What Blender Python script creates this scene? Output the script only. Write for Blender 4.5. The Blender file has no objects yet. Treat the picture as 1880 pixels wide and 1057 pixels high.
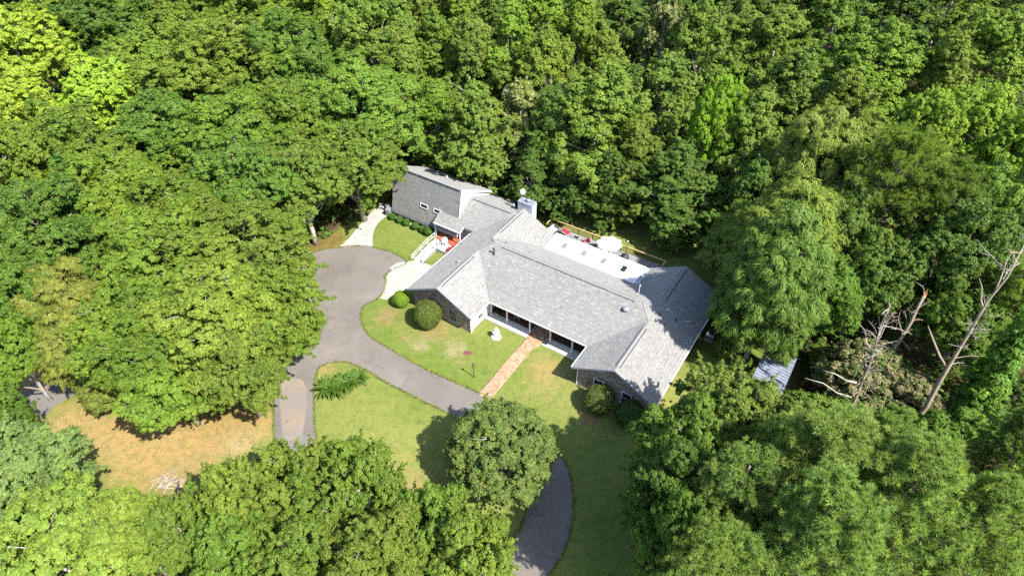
import bpy, bmesh, math, random
import numpy as np
from mathutils import Vector, Matrix, noise as mnoise
from mathutils.geometry import tessellate_polygon

# ------------------------------------------------------------------ camera, sky, sun, exposure
scn = bpy.context.scene
COL = scn.collection
YAW = math.radians(-33.0)
ORG = Vector((-2.516, 50.671, 0.0))          # where the left wing meets the porch

cam = bpy.data.cameras.new('camera')
cam.sensor_width = 36.0
cam.lens = 1170.0 / 1880.0 * 36.0
cam.clip_start, cam.clip_end = 0.5, 4000.0
cam_o = bpy.data.objects.new('camera', cam)
COL.objects.link(cam_o)
cam_o.location = (0, 0, 50.0)
cam_o.rotation_euler = (math.radians(48.0), 0, 0)
scn.camera = cam_o

SUN_EL, SUN_AZ = math.radians(50.0), math.radians(-41.0)      # azimuth from +X, anticlockwise
world = bpy.data.worlds.new('World')
scn.world = world
world.use_nodes = True
wn = world.node_tree.nodes
sky = wn.new('ShaderNodeTexSky')
sky.sky_type = 'NISHITA'
sky.sun_disc = False
sky.sun_elevation = SUN_EL
sky.sun_rotation = math.pi / 2 - SUN_AZ
sky.altitude = 50
world.node_tree.links.new(sky.outputs[0], wn['Background'].inputs[0])
wn['Background'].inputs[1].default_value = 0.13

sun = bpy.data.lights.new('sun', 'SUN')
sun.energy = 4.4
sun.angle = math.radians(0.55)
sun.color = (1.0, 0.955, 0.88)
sun_o = bpy.data.objects.new('sun', sun)
COL.objects.link(sun_o)
sd = Vector((math.cos(SUN_EL) * math.cos(SUN_AZ), math.cos(SUN_EL) * math.sin(SUN_AZ), math.sin(SUN_EL)))
sun_o.rotation_euler = sd.to_track_quat('Z', 'Y').to_euler()
sun_o.location = sd * 200

vs = scn.view_settings
vs.view_transform = 'Standard'
vs.look = 'None'
vs.gamma = 1.0
vs.use_curve_mapping = False
vs.exposure = 1.68
scn.cycles.max_bounces = 4
scn.cycles.diffuse_bounces = 2
scn.cycles.glossy_bounces = 2
scn.cycles.transmission_bounces = 4
scn.cycles.transparent_max_bounces = 4
scn.cycles.sample_clamp_indirect = 6.0
scn.cycles.use_denoising = False
scn.cycles.use_adaptive_sampling = True
scn.cycles.adaptive_threshold = 0.022

TREES = [
    (-73.7, 94.2, 18, 7.2, 'clump', 'lime', 'bright lime green tree at left edge, highest of three lime crowns'),
    (-64.7, 76.4, 17, 5.7, 'clump', 'lime', 'bright lime green tree at left edge, lowest of three lime crowns'),
    (-57.4, 84.4, 17, 5.3, 'clump', 'lime2', 'rounded lime green tree, the lime crown farthest from left edge'),
    (-82.2, 113.8, 18, 8.0, 'broad', 'oak', 'oak filling the top left corner above the lime trees'),
    (-65.7, 106.4, 19, 8.5, 'broad', 'oakd', 'oak at the top edge just right of the upper lime tree'),
    (-56.6, 112.8, 19, 9.4, 'broad', 'oak', 'oak at the top edge, third from the top left corner'),
    (-43.6, 111.5, 19, 9.3, 'broad', 'oak2', 'oak at the top edge, fourth from the top left corner'),
    (-32.1, 114.2, 19, 8.0, 'broad', 'oak', 'oak at the top edge above the vine draped lime patch'),
    (-29.0, 102.6, 19, 2.6, 'tower', 'lime2', 'narrow lime green vine column in the oak canopy near top'),
    (-51.9, 90.7, 18, 7.6, 'broad', 'oak', 'oak crown right of and above the rounded lime tree'),
    (-41.6, 89.7, 18, 8.3, 'broad', 'oak2', 'broad oak in the second row from the top, left of the vine column'),
    (-32.8, 92.6, 18, 7.3, 'broad', 'oakd', 'oak crown directly below left of the lime vine column'),
    (-21.1, 98.3, 19, 6.7, 'broad', 'brt', 'fresh green tree right of the lime vine column'),
    (-44.4, 73.8, 17, 7.6, 'broad', 'oakd', 'broad oak right of and below the rounded lime tree'),
    (-34.3, 72.3, 17, 7.5, 'broad', 'oak', 'broad oak midway between lime trees and the annex oak'),
    (-26.6, 74.5, 17, 6.3, 'broad', 'oak2', 'oak crown touching the left side of the annex oak'),
    (-20.5, 77.4, 17, 8.3, 'broad', 'brt2', 'large bright green oak overhanging the grey annex roof, upper crown'),
    (-19.6, 68.8, 13.5, 5.3, 'broad', 'brt2', 'bright green oak beside the concrete pad and annex corner'),
    (-24.9, 63.8, 14, 5.3, 'broad', 'brt', 'green oak shading the left end of the concrete pad'),
    (-52.1, 65.8, 17, 6.8, 'broad', 'oak', 'oak directly below the rounded lime tree'),
    (-55.9, 61.7, 17, 4.9, 'broad', 'oak2', 'oak at left edge just below the lime trees'),
    (-43.5, 60.4, 16, 6.4, 'broad', 'oak', 'oak in the left forest left of the great drive oak top'),
    (-30.4, 61.4, 15.5, 5.9, 'broad', 'oakd', 'oak between the annex oak and the great drive oak'),
    (-48.0, 53.3, 16, 5.4, 'broad', 'oakd', 'dark oak near left edge above the yellowish cedar'),
    (-50.9, 50.0, 15, 4.1, 'broad', 'oak', 'oak at left edge level with the drive oak centre'),
    (-35.0, 56.1, 15.5, 5.6, 'broad', 'oak', 'oak at the upper left shoulder of the drive oak'),
    (-34.4, 48.7, 15, 6.2, 'broad', 'oak', 'spreading oak left of the drive, upper left of its clump'),
    (-26.8, 50.2, 15, 6.2, 'broad', 'olive', 'spreading olive green oak over the drive, nearest the concrete pad'),
    (-23.2, 42.6, 14, 5.2, 'broad', 'oak2', 'spreading oak overhanging the widest part of the asphalt drive'),
    (-26.2, 40.3, 14.5, 5.9, 'broad', 'olive', 'spreading oak at centre of the clump left of the drive'),
    (-31.8, 39.9, 14, 5.4, 'broad', 'oak', 'spreading oak between the cedar and the drive oak clump centre'),
    (-24.2, 37.3, 11, 4.0, 'broad', 'brt', 'oak whose low branches edge the straw clearing near the drive'),
    (-29.7, 36.2, 10.5, 3.9, 'broad', 'oak2', 'oak with lowest branches above the middle of the straw clearing'),
    (-35.4, 38.8, 12.5, 3.5, 'broad', 'oak', 'oak right of the yellowish cedar above the straw clearing'),
    (-42.7, 43.8, 13, 3.2, 'feather', 'cedar', 'yellowish green cedar near left edge, upper of two'),
    (-40.7, 40.2, 10, 2.9, 'feather', 'cedar', 'yellowish green cedar beside the far left asphalt patch'),
    (-38.0, 37.8, 6.5, 2.0, 'feather', 'cedar', 'small yellowish cedar at the left end of the straw clearing'),
    (-46.4, 43.5, 14, 3.6, 'broad', 'oakd', 'dark oak at left edge beside the upper cedar'),
    (-45.2, 39.1, 12, 2.9, 'broad', 'oak', 'oak at left edge beside the lower cedar'),
    (-42.7, 32.4, 9, 2.2, 'broad', 'oakd', 'dark green tree at left edge below the asphalt patch'),
    (-36.4, 25.6, 12, 4.1, 'broad', 'gryo', 'greyish green oak at left edge below the straw clearing'),
    (-32.6, 23.5, 10.5, 2.1, 'broad', 'gryo', 'greyish green oak bordering the straw clearing at lower left'),
    (-31.0, 20.4, 12, 4.7, 'clump', 'yel', 'bright yellow green tree in the bottom left corner'),
    (-26.9, 22.0, 11, 2.5, 'clump', 'yel2', 'yellow green tree right of the bottom left corner tree'),
    (-22.9, 21.5, 11.5, 2.4, 'broad', 'brt', 'narrow green tree at bottom between yellow green tree and oaks'),
    (-19.3, 23.3, 12, 2.7, 'broad', 'brt', 'oak at bottom nearest the brush pile'),
    (-18.5, 19.4, 13, 3.1, 'broad', 'brt2', 'oak at the bottom edge left of the stem drive'),
    (-15.7, 24.6, 12.5, 3.4, 'broad', 'brt', 'oak covering the lower end of the stem drive'),
    (-13.8, 19.8, 14, 3.8, 'broad', 'brt2', 'oak at the bottom edge directly below the stem drive'),
    (-10.8, 23.7, 12.5, 3.3, 'broad', 'brt2', 'oak at bottom whose top edges the island lawn'),
    (-9.0, 19.2, 13.5, 3.6, 'broad', 'brt', 'oak at the bottom edge below the island lawn'),
    (-5.3, 21.2, 12.5, 3.4, 'broad', 'brt2', 'oak at bottom just below left of the crape myrtle'),
    (-2.6, 19.5, 12, 2.8, 'broad', 'brt', 'oak at the bottom edge beside the shaded curve of the drive'),
    (-0.9, 30.6, 8.2, 4.4, 'myrtle', 'myr', 'dense grey green crape myrtle on the island lawn beside the drive'),
    (16.5, 30.0, 14.0, 4.3, 'broad', 'brt3', 'big fresh green tree at the front corner of the right wing'),
    (13.4, 27.1, 12.5, 4.3, 'broad', 'grn', 'dark green tree shading the front lawn right of the drive curve'),
    (20.7, 27.3, 11, 3.3, 'broad', 'brt3', 'green tree between the metal shed and the bottom pines'),
    (11.4, 22.8, 14, 3.4, 'broad', 'grnd', 'dark shaded tree on the right side of the drive curve'),
    (14.5, 21.6, 15, 3.9, 'pine', 'pine', 'bushy pine at bottom, leftmost of the pine clump'),
    (20.2, 23.1, 17, 4.9, 'pine', 'pine2', 'bushy pine at the centre of the lower right pine clump'),
    (18.3, 18.4, 17, 4.1, 'pine', 'pine', 'bushy pine at the bottom edge below the pine clump centre'),
    (24.5, 20.9, 17, 4.5, 'pine', 'pine2', 'bushy pine at bottom right of the pine clump centre'),
    (27.3, 27.0, 13, 3.1, 'pine', 'pine', 'pine directly below the bare snags'),
    (13.6, 17.9, 15, 3.5, 'pine', 'pine2', 'pine cut off by the bottom edge right of the drive'),
    (35.8, 25.9, 16, 3.2, 'pine', 'pine', 'pine at right edge below the vine covered tree'),
    (29.2, 19.7, 16, 3.4, 'pine', 'pine2', 'pine at the bottom edge, second from the bottom right corner'),
    (32.6, 20.0, 17, 3.0, 'pine', 'pine', 'pine filling the bottom right corner'),
    (10.8, 16.9, 17, 2.5, 'pine', 'pine2', 'pine at the bottom edge nearest the drive curve'),
    (10.2, 19.3, 15, 2.1, 'broad', 'grnd', 'dark tree at the bottom edge between the drive curve and the pines'),
    (33.1, 39.4, 6.5, 3.6, 'myrtle', 'mimosa', 'tree with tan and pinkish leaf clusters beside the metal shed'),
    (36.6, 36.8, 5.5, 2.8, 'myrtle', 'mimosa2', 'pale tan tipped tree between the two bare snags'),
    (40.7, 34.5, 14, 2.1, 'tower', 'vine', 'leaning trunk wrapped in bright green vines near right edge'),
    (27.5, 51.1, 17, 5.5, 'feather', 'cyp', 'feathery green cypress right of the house, topmost pale crown'),
    (25.7, 54.8, 11, 4.2, 'feather', 'cyp', 'feathery cypress behind the rear corner of the right wing'),
    (23.9, 43.7, 19, 4.3, 'feather', 'cyp2', 'feathery cypress beside the air conditioner at the right wing'),
    (30.9, 46.1, 13, 3.5, 'broad', 'grn', 'green tree between feathery cypress and the snags'),
    (33.7, 62.0, 19, 4.8, 'feather', 'cypl', 'pale feathery tree above the topmost cypress crown'),
    (34.5, 54.6, 15, 4.1, 'feather', 'cyp2', 'feathery tree right of the topmost cypress crown'),
    (38.4, 55.0, 20, 5.1, 'pinel', 'cyp', 'tall feathery pine with bare forked trunk right of the cypresses'),
    (42.6, 52.8, 19, 4.8, 'pinel', 'cyp2', 'feathery pine right of the one with the bare forked trunk'),
    (43.4, 49.3, 16, 5.1, 'broad', 'grnd', 'dark green tree behind the tall bare snag'),
    (50.6, 52.9, 17, 4.8, 'broad', 'grn', 'green tree at right edge above the tall bare snag'),
    (35.8, 48.2, 14, 3.8, 'broad', 'grnd', 'dark green tree left of the bare forked pine trunk'),
    (46.5, 42.9, 13, 3.9, 'pine', 'pinel', 'yellow green pine at right edge beside the snag top'),
    (42.0, 41.7, 11, 3.6, 'broad', 'grn', 'green understory tree right of the tall snag'),
    (41.3, 46.7, 9, 3.3, 'broad', 'grn', 'green understory tree behind the broken snag'),
    (23.9, 47.4, 2.6, 1.9, 'bush', 'grn', 'low leafy shrub beside the air conditioner at the right wing'),
    (25.1, 49.8, 2.8, 1.8, 'bush', 'grnd', 'dark leafy shrub under the cypress behind the air conditioner'),
    (22.4, 45.0, 2.0, 1.5, 'bush', 'olv', 'low yellowish shrub between the shed and the right wing'),
    (40.7, 32.9, 6, 2.6, 'broad', 'grn', 'low green tree below the vine covered trunk'),
    (45.9, 36.1, 6, 2.4, 'broad', 'grnd', 'low dark green tree at right edge beside the vine covered trunk'),
    (36.2, 32.5, 5.5, 2.5, 'broad', 'grn', 'low green tree at the foot of the tallest snag'),
    (27.1, 34.6, 6, 2.4, 'broad', 'grn', 'low green tree at the foot of the snag with pale branches'),
    (-10.4, 79.9, 15, 4.6, 'tall', 'mid', 'green tree behind the annex roof ridge'),
    (-4.3, 75.3, 15, 4.4, 'tall', 'mid2', 'green tree behind the annex, second from the annex oak'),
    (1.1, 78.3, 15, 4.4, 'tall', 'pale', 'pale blossoming tree above the chimney'),
    (5.7, 74.6, 15, 4.2, 'tall', 'grnd', 'dark green tree above the left end of the deck'),
    (11.0, 73.3, 18, 6.2, 'tall', 'grn2', 'tall broad evergreen above the deck umbrella'),
    (15.1, 69.9, 13, 4.7, 'tall', 'olv', 'yellowish evergreen right of the tall one above the umbrella'),
    (19.5, 66.2, 13, 4.3, 'tall', 'grnd', 'dark shaded evergreen behind the rear lawn'),
    (25.1, 71.7, 19, 3.1, 'clump', 'neon', 'tall narrow neon green tree behind the rear lawn'),
    (23.2, 64.7, 9.5, 3.2, 'tall', 'grnd', 'small dark tree at the foot of the neon green tree'),
    (-3.0, 76.1, 7, 2.7, 'tall', 'grnd', 'low dark tree just behind the annex and chimney'),
    (7.3, 69.4, 9, 3.1, 'tall', 'grnd', 'low dark tree just behind the deck rail'),
    (19.4, 63.2, 8, 3.0, 'tall', 'grnd', 'low dark tree behind the rear lawn right of the umbrella'),
    (28.7, 69.6, 17, 4.3, 'tall', 'mid2', 'grey green tree right of the neon green tree'),
    (27.7, 61.5, 13, 3.8, 'tall', 'grnd', 'dark tree between the neon green tree and the cypresses'),
    (12.6, 68.0, 10.5, 3.5, 'tall', 'grnd', 'dark tree just behind the timber rail above the umbrella'),
    (2.4, 70.1, 9, 2.8, 'tall', 'grnd', 'low dark tree right behind the satellite dish'),
    (-15.6, 90.2, 17, 5.2, 'tall', 'brt', 'fresh green tree behind the annex oak'),
    (-11.6, 95.6, 18, 5.1, 'tall', 'mid', 'green tree third row behind the annex'),
    (-5.6, 90.7, 18, 4.9, 'tall', 'mid2', 'green tree behind the pair over the annex roof'),
    (0.0, 92.6, 18, 4.9, 'tall', 'mid', 'green tree upper middle, above the pale blossoming tree'),
    (5.1, 88.8, 18, 4.6, 'tall', 'olv', 'yellowish magnolia upper middle with cream flowers'),
    (10.0, 97.3, 19, 5.0, 'tall', 'mid', 'green tree behind the tall broad evergreen'),
    (13.8, 92.1, 17, 4.5, 'tall', 'olv', 'olive tree touching the top of the tall broad evergreen'),
    (23.4, 99.4, 19, 4.4, 'tall', 'pale', 'pale flowering magnolia near the top, right of centre'),
    (20.6, 82.2, 17, 5.1, 'tall', 'mid2', 'grey green tree below the pale flowering magnolia'),
    (28.0, 94.6, 18, 4.9, 'tall', 'mid2', 'tree right of the pale flowering magnolia'),
    (17.1, 84.8, 13, 3.9, 'tall', 'grnd', 'dark tree in the gap left of the grey green tree'),
    (37.1, 81.4, 17, 5.6, 'tall', 'mid2', 'grey green tree upper right of the neon green tree'),
    (39.8, 96.2, 19, 6.2, 'tall', 'grn2', 'tree in the second row from top above right of the neon tree'),
    (42.7, 76.2, 18, 5.7, 'tall', 'olv', 'olive yellow tree in the upper right forest, left of the big dome'),
    (51.8, 87.8, 20, 7.3, 'tall', 'mid', 'big domed pale green tree in the upper right forest'),
    (59.5, 85.2, 18, 5.3, 'tall', 'olv', 'yellow green tree right of the big domed tree'),
    (59.4, 74.5, 17, 4.9, 'clump', 'neon2', 'bright green tree near right edge in the upper right forest'),
    (52.9, 73.5, 16, 4.2, 'clump', 'neon2', 'bright green tree below the big domed tree'),
    (62.0, 69.4, 16, 4.0, 'clump', 'neon2', 'bright green tree cut off by the right edge'),
    (73.8, 96.2, 19, 6.2, 'clump', 'neon3', 'green tree near the top right corner'),
    (-15.6, 110.2, 19, 5.5, 'tall', 'brt', 'tree at the top edge, first right of the canopy oaks'),
    (-8.7, 110.2, 19, 5.5, 'tall', 'mid', 'tree at the top edge left of centre'),
    (-1.8, 107.6, 19, 5.4, 'tall', 'mid2', 'tree at the top edge, above the image centre line'),
    (4.6, 111.5, 19, 5.7, 'tall', 'mid', 'tree at the top edge just right of centre'),
    (11.4, 115.5, 19, 5.7, 'tall', 'brt', 'tree at the top edge left of the dark gap'),
    (19.7, 117.7, 14, 5.1, 'tall', 'grnd', 'dark vine hung tree in the gap at the top edge'),
    (29.5, 115.5, 19, 5.5, 'tall', 'grnd', 'dark tree at the top edge above the pale magnolia'),
    (36.0, 109.7, 20, 6.2, 'tall', 'mid2', 'tree at the top edge right of the pale magnolia'),
    (46.3, 115.0, 20, 6.8, 'tall', 'mid2', 'tree at the top edge, second right of the pale magnolia'),
    (54.3, 111.0, 20, 6.9, 'tall', 'grn2', 'tree at the top edge above the big domed tree'),
    (66.1, 114.2, 19, 6.1, 'tall', 'grnd', 'dark green tree at the top edge right of the domed tree'),
    (75.5, 114.2, 19, 6.6, 'tall', 'grn2', 'tree at the top edge near the top right corner'),
    (88.4, 116.9, 19, 6.7, 'tall', 'grnd', 'dark tree filling the top right corner'),
]
DRIVE_OUTER = [(-21.68, 63.18), (-19.38, 63.46), (-17.67, 63.18), (-15.1, 62.23), (-13.7, 61.17), (-12.91, 60.11), (-14.26, 58.94), (-15.27, 57.73), (-15.04, 57.23), (-14.91, 56.15), (-14.9, 55.04), (-15.26, 53.84), (-16.31, 52.97), (-16.97, 51.91), (-16.87, 50.67), (-16.2, 48.99), (-15.21, 47.58), (-12.96, 45.9), (-9.42, 43.42), (-6.91, 41.97), (-4.35, 40.58), (-1.33, 38.85), (1.65, 36.4), (3.97, 33.48), (4.93, 31.76), (5.3, 29.63), (5.1, 26.92), (4.45, 24.4), (3.43, 22.81), (2.32, 21.39), (0.0, 19.77), (-4.05, 18.79), (-8.94, 18.99), (-13.37, 20.77), (-17.21, 24.44), (-19.83, 28.8), (-21.58, 33.16), (-22.77, 36.92), (-23.6, 39.93), (-23.98, 42.16), (-24.34, 45.13), (-25.45, 50.84), (-26.26, 58.33), (-24.83, 62.09)]
ISLAND = [(-19.97, 42.82), (-19.76, 43.33), (-19.08, 43.85), (-17.52, 44.05), (-16.16, 43.62), (-14.55, 42.6), (-12.28, 41.07), (-9.78, 39.61), (-8.32, 38.72), (-5.75, 37.29), (-2.8, 35.17), (-0.25, 32.7), (1.2, 30.37), (1.38, 28.16), (0.53, 25.55), (-1.2, 23.91), (-3.87, 22.67), (-7.71, 22.45), (-11.4, 23.99), (-14.47, 27.29), (-16.54, 30.92), (-17.63, 33.48), (-18.43, 35.35), (-19.21, 38.19), (-19.71, 40.68)]
PAD = [(-21.68, 63.18), (-20.96, 64.98), (-19.96, 68.03), (-18.87, 71.0), (-17.78, 73.07), (-16.5, 72.03), (-16.44, 70.5), (-17.38, 69.01), (-17.91, 67.31), (-17.94, 65.32), (-17.67, 63.18), (-19.38, 63.46)]
ROAD = [(-45.38, 43.18), (-48.22, 41.24), (-48.67, 39.93), (-49.63, 35.53), (-50.76, 30.37), (-45.17, 29.06), (-45.02, 33.74), (-44.47, 38.32), (-41.13, 41.31)]
PATCH = [(-23.21, 41.17), (-20.8, 41.17), (-19.5, 34.93), (-19.82, 34.57), (-20.69, 34.45), (-21.3, 34.81), (-21.81, 36.15)]
LAWN = [(-47.78, 41.45), (-43.75, 42.16), (-38.76, 42.16), (-32.97, 40.06), (-27.56, 40.06), (-24.37, 42.16), (-24.55, 45.91), (-26.05, 52.61), (-26.31, 59.86), (-23.34, 63.07), (-21.14, 65.9), (-17.94, 72.68), (-17.4, 76.74), (-11.56, 84.96), (-2.74, 78.16), (1.55, 76.74), (8.87, 71.39), (15.92, 68.88), (22.31, 64.75), (25.53, 63.63), (25.75, 56.35), (23.32, 49.14), (25.41, 45.91), (26.48, 40.06), (20.42, 37.42), (14.19, 32.02), (11.86, 26.8), (9.94, 20.17), (6.06, 14.66), (-1.47, 13.02), (-17.16, 16.39), (-22.94, 24.44), (-28.21, 27.78), (-33.52, 29.32), (-35.88, 29.32), (-40.72, 33.16), (-44.68, 36.78)]
BLOBS = [(-31.0, 34.9, 8.63, 'straw', 0.95), (-37.9, 35.5, 5.63, 'straw', 0.75), (-42.1, 36.8, 3.64, 'straw', 0.8), (-24.2, 36.2, 3.09, 'straw', 0.7), (-26.5, 36.8, 4.16, 'straw', 1.1), (-36.1, 34.9, 4.57, 'straw', 0.8), (-33.3, 30.9, 4.34, 'straw', 0.5), (-29.4, 30.9, 2.89, 'bare', 0.8), (-25.2, 34.3, 2.02, 'sand', 0.9), (-42.7, 35.5, 3.07, 'straw', 0.7), (-49.4, 41.5, 3.3, 'straw', 1.2), (-50.8, 40.1, 3.78, 'straw', 1.2), (-23.7, 64.8, 2.79, 'litter', 1.4), (-27.6, 63.6, 4.14, 'litter', 1.4), (-27.3, 39.4, 5.9, 'litter', 0.9), (-37.9, 41.5, 4.94, 'litter', 0.9), (-13.9, 51.0, 2.32, 'bare', 0.9), (-15.0, 49.1, 1.55, 'bare', 0.5), (-11.5, 48.1, 2.37, 'bare', 0.55), (-8.3, 48.6, 2.38, 'bare', 0.9), (-9.9, 46.3, 1.74, 'sand', 0.7), (-6.1, 45.9, 2.02, 'sand', 0.8), (-5.1, 44.0, 1.7, 'bare', 0.5), (-2.2, 42.2, 2.22, 'straw', 0.35), (3.6, 42.9, 3.35, 'straw', 0.75), (2.4, 40.1, 3.24, 'straw', 0.5), (5.8, 42.2, 2.22, 'bare', 0.5), (7.5, 36.8, 1.45, 'bare', 1.1), (6.3, 38.1, 2.11, 'bare', 0.5), (-8.5, 29.1, 2.59, 'bare', 0.7), (-9.5, 31.5, 2.91, 'straw', 0.5), (-14.6, 31.5, 2.91, 'straw', 0.4), (-13.3, 38.7, 2.66, 'straw', 0.35), (-19.1, 43.6, 1.97, 'straw', 0.7), (-15.5, 39.4, 1.61, 'bare', 0.4), (1.1, 44.8, 2.28, 'straw', 0.5), (-0.6, 45.9, 1.73, 'straw', 0.3), (-15.5, 65.9, 1.76, 'straw', 0.3), (-23.1, 36.8, 1.56, 'straw', 0.6), (-5.0, 52.6, 1.24, 'bare', 0.6), (-3.3, 49.1, 0.9, 'bare', 0.5), (-6.7, 30.4, 2.87, 'straw', 0.5)]
# ------------------------------------------------------------------ helpers
def uvw(u, v, z=0.0):
    c, s = math.cos(YAW), math.sin(YAW)
    return Vector((ORG.x + c * u - s * v, ORG.y + s * u + c * v, z))

def tag(o, label=None, cat=None, group=None, kind=None):
    if label: o['label'] = label
    if cat: o['category'] = cat
    if group: o['group'] = group
    if kind: o['kind'] = kind
    return o

def empty(name, loc, rz=0.0, label=None, cat=None, group=None):
    o = bpy.data.objects.new(name, None)
    o.empty_display_size = 0.3
    COL.objects.link(o)
    o.location = loc
    o.rotation_euler = (0, 0, rz)
    return tag(o, label, cat, group)

def link(name, me, parent=None, mat=None):
    o = bpy.data.objects.new(name, me)
    COL.objects.link(o)
    if parent is not None: o.parent = parent
    if mat is not None and not me.materials: me.materials.append(mat)
    return o

def copy_tree(root, loc, rz, label, parent=None):
    c = root.copy()
    COL.objects.link(c)
    c.parent = parent
    if parent is None:
        c.location = loc
        c.rotation_euler = (0, 0, rz)
        if label: c['label'] = label
    for ch in root.children:
        copy_tree(ch, None, None, None, c)
    return c

def build_np(name, verts, faces_list, mat, attrs=None, smooth=False):
    """faces_list: list of int arrays (n, k)"""
    me = bpy.data.meshes.new(name)
    verts = np.ascontiguousarray(verts, dtype=np.float32)
    nl = sum(f.size for f in faces_list)
    nf = sum(len(f) for f in faces_list)
    me.vertices.add(len(verts))
    me.vertices.foreach_set('co', verts.ravel())
    me.loops.add(nl)
    me.loops.foreach_set('vertex_index', np.concatenate([f.ravel() for f in faces_list]).astype(np.int32))
    me.polygons.add(nf)
    tot = np.concatenate([np.full(len(f), f.shape[1], np.int32) for f in faces_list])
    me.polygons.foreach_set('loop_start', (np.cumsum(tot) - tot).astype(np.int32))
    me.update(calc_edges=True)
    if smooth:
        me.polygons.foreach_set('use_smooth', np.ones(nf, dtype=bool))
    for k, (dom, arr) in (attrs or {}).items():
        if arr.ndim == 2:
            a = me.attributes.new(k, 'FLOAT_COLOR', dom)
            a.data.foreach_set('color', np.ascontiguousarray(arr, dtype=np.float32).ravel())
        else:
            a = me.attributes.new(k, 'FLOAT', dom)
            a.data.foreach_set('value', np.ascontiguousarray(arr, dtype=np.float32))
    if mat: me.materials.append(mat)
    return me

class MB:
    """collects boxes, bars, tubes, lathes and prisms for one mesh"""
    def __init__(s):
        s.v, s.f, s.tone = [], [], []
    def add(s, vs, fs):
        b = len(s.v)
        s.v += [tuple(p) for p in vs]
        s.f += [tuple(i + b for i in f) for f in fs]
        return s
    def box(s, x0, y0, z0, x1, y1, z1):
        return s.add([(x0, y0, z0), (x1, y0, z0), (x1, y1, z0), (x0, y1, z0), (x0, y0, z1), (x1, y0, z1), (x1, y1, z1), (x0, y1, z1)],
                     [(3, 2, 1, 0), (4, 5, 6, 7), (0, 1, 5, 4), (1, 2, 6, 5), (2, 3, 7, 6), (3, 0, 4, 7)])
    def bar(s, p, q, w, h, up=(0, 0, 1)):
        p, q, up = Vector(p), Vector(q), Vector(up)
        d = (q - p).normalized()
        a = d.cross(up)
        if a.length < 1e-4: a = d.cross(Vector((1, 0, 0)))
        a.normalize(); b = a.cross(d).normalized()
        a *= w / 2; b *= h / 2
        return s.add([p - a - b, p + a - b, p + a + b, p - a + b, q - a - b, q + a - b, q + a + b, q - a + b],
                     [(0, 1, 2, 3), (7, 6, 5, 4), (0, 4, 5, 1), (1, 5, 6, 2), (2, 6, 7, 3), (3, 7, 4, 0)])
    def tube(s, pts, rad, n=6, cap=True):
        pts = [Vector(p) for p in pts]
        if not isinstance(rad, (list, tuple)): rad = [rad] * len(pts)
        vs = []
        ref = None
        for i, p in enumerate(pts):
            d = (pts[min(i + 1, len(pts) - 1)] - pts[max(i - 1, 0)])
            if d.length < 1e-6: d = Vector((0, 0, 1))
            d.normalize()
            if ref is None or abs(ref.dot(d)) > 0.95:
                ref = Vector((1, 0, 0)) if abs(d.x) < 0.8 else Vector((0, 1, 0))
            a = d.cross(ref).normalized(); b = d.cross(a)
            ref = b.cross(d) if False else ref
            for k in range(n):
                t = 2 * math.pi * k / n
                vs.append(p + (a * math.cos(t) + b * math.sin(t)) * rad[i])
        fs = []
        for i in range(len(pts) - 1):
            for k in range(n):
                fs.append((i * n + k, i * n + (k + 1) % n, (i + 1) * n + (k + 1) % n, (i + 1) * n + k))
        if cap:
            fs.append(tuple(range(n - 1, -1, -1)))
            fs.append(tuple((len(pts) - 1) * n + k for k in range(n)))
        return s.add(vs, fs)
    def lathe(s, prof, c=(0, 0, 0), n=20):
        vs = []
        for r, z in prof:
            for k in range(n):
                t = 2 * math.pi * k / n
                vs.append((c[0] + r * math.cos(t), c[1] + r * math.sin(t), c[2] + z))
        fs = []
        for i in range(len(prof) - 1):
            for k in range(n):
                fs.append((i * n + k, i * n + (k + 1) % n, (i + 1) * n + (k + 1) % n, (i + 1) * n + k))
        fs.append(tuple(range(n - 1, -1, -1)))
        fs.append(tuple((len(prof) - 1) * n + k for k in range(n)))
        return s.add(vs, fs)
    def prism(s, top, bot):
        n = len(top)
        fs = [tuple(range(n)), tuple(range(2 * n - 1, n - 1, -1))]
        for i in range(n):
            j = (i + 1) % n
            fs.append((i, n + i, n + j, j))
        return s.add(list(top) + list(bot), fs)
    def build(s, name, mat, parent=None, smooth=False, bevel=0.0):
        me = bpy.data.meshes.new(name)
        me.from_pydata(s.v, [], s.f)
        bm = bmesh.new(); bm.from_mesh(me)
        bmesh.ops.recalc_face_normals(bm, faces=bm.faces)
        if bevel:
            bmesh.ops.bevel(bm, geom=[e for e in bm.edges], offset=bevel, segments=1, affect='EDGES', clamp_overlap=True)
        bm.to_mesh(me); bm.free()
        if smooth:
            me.polygons.foreach_set('use_smooth', [True] * len(me.polygons))
        me.materials.append(mat)
        return link(name, me, parent)

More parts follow.
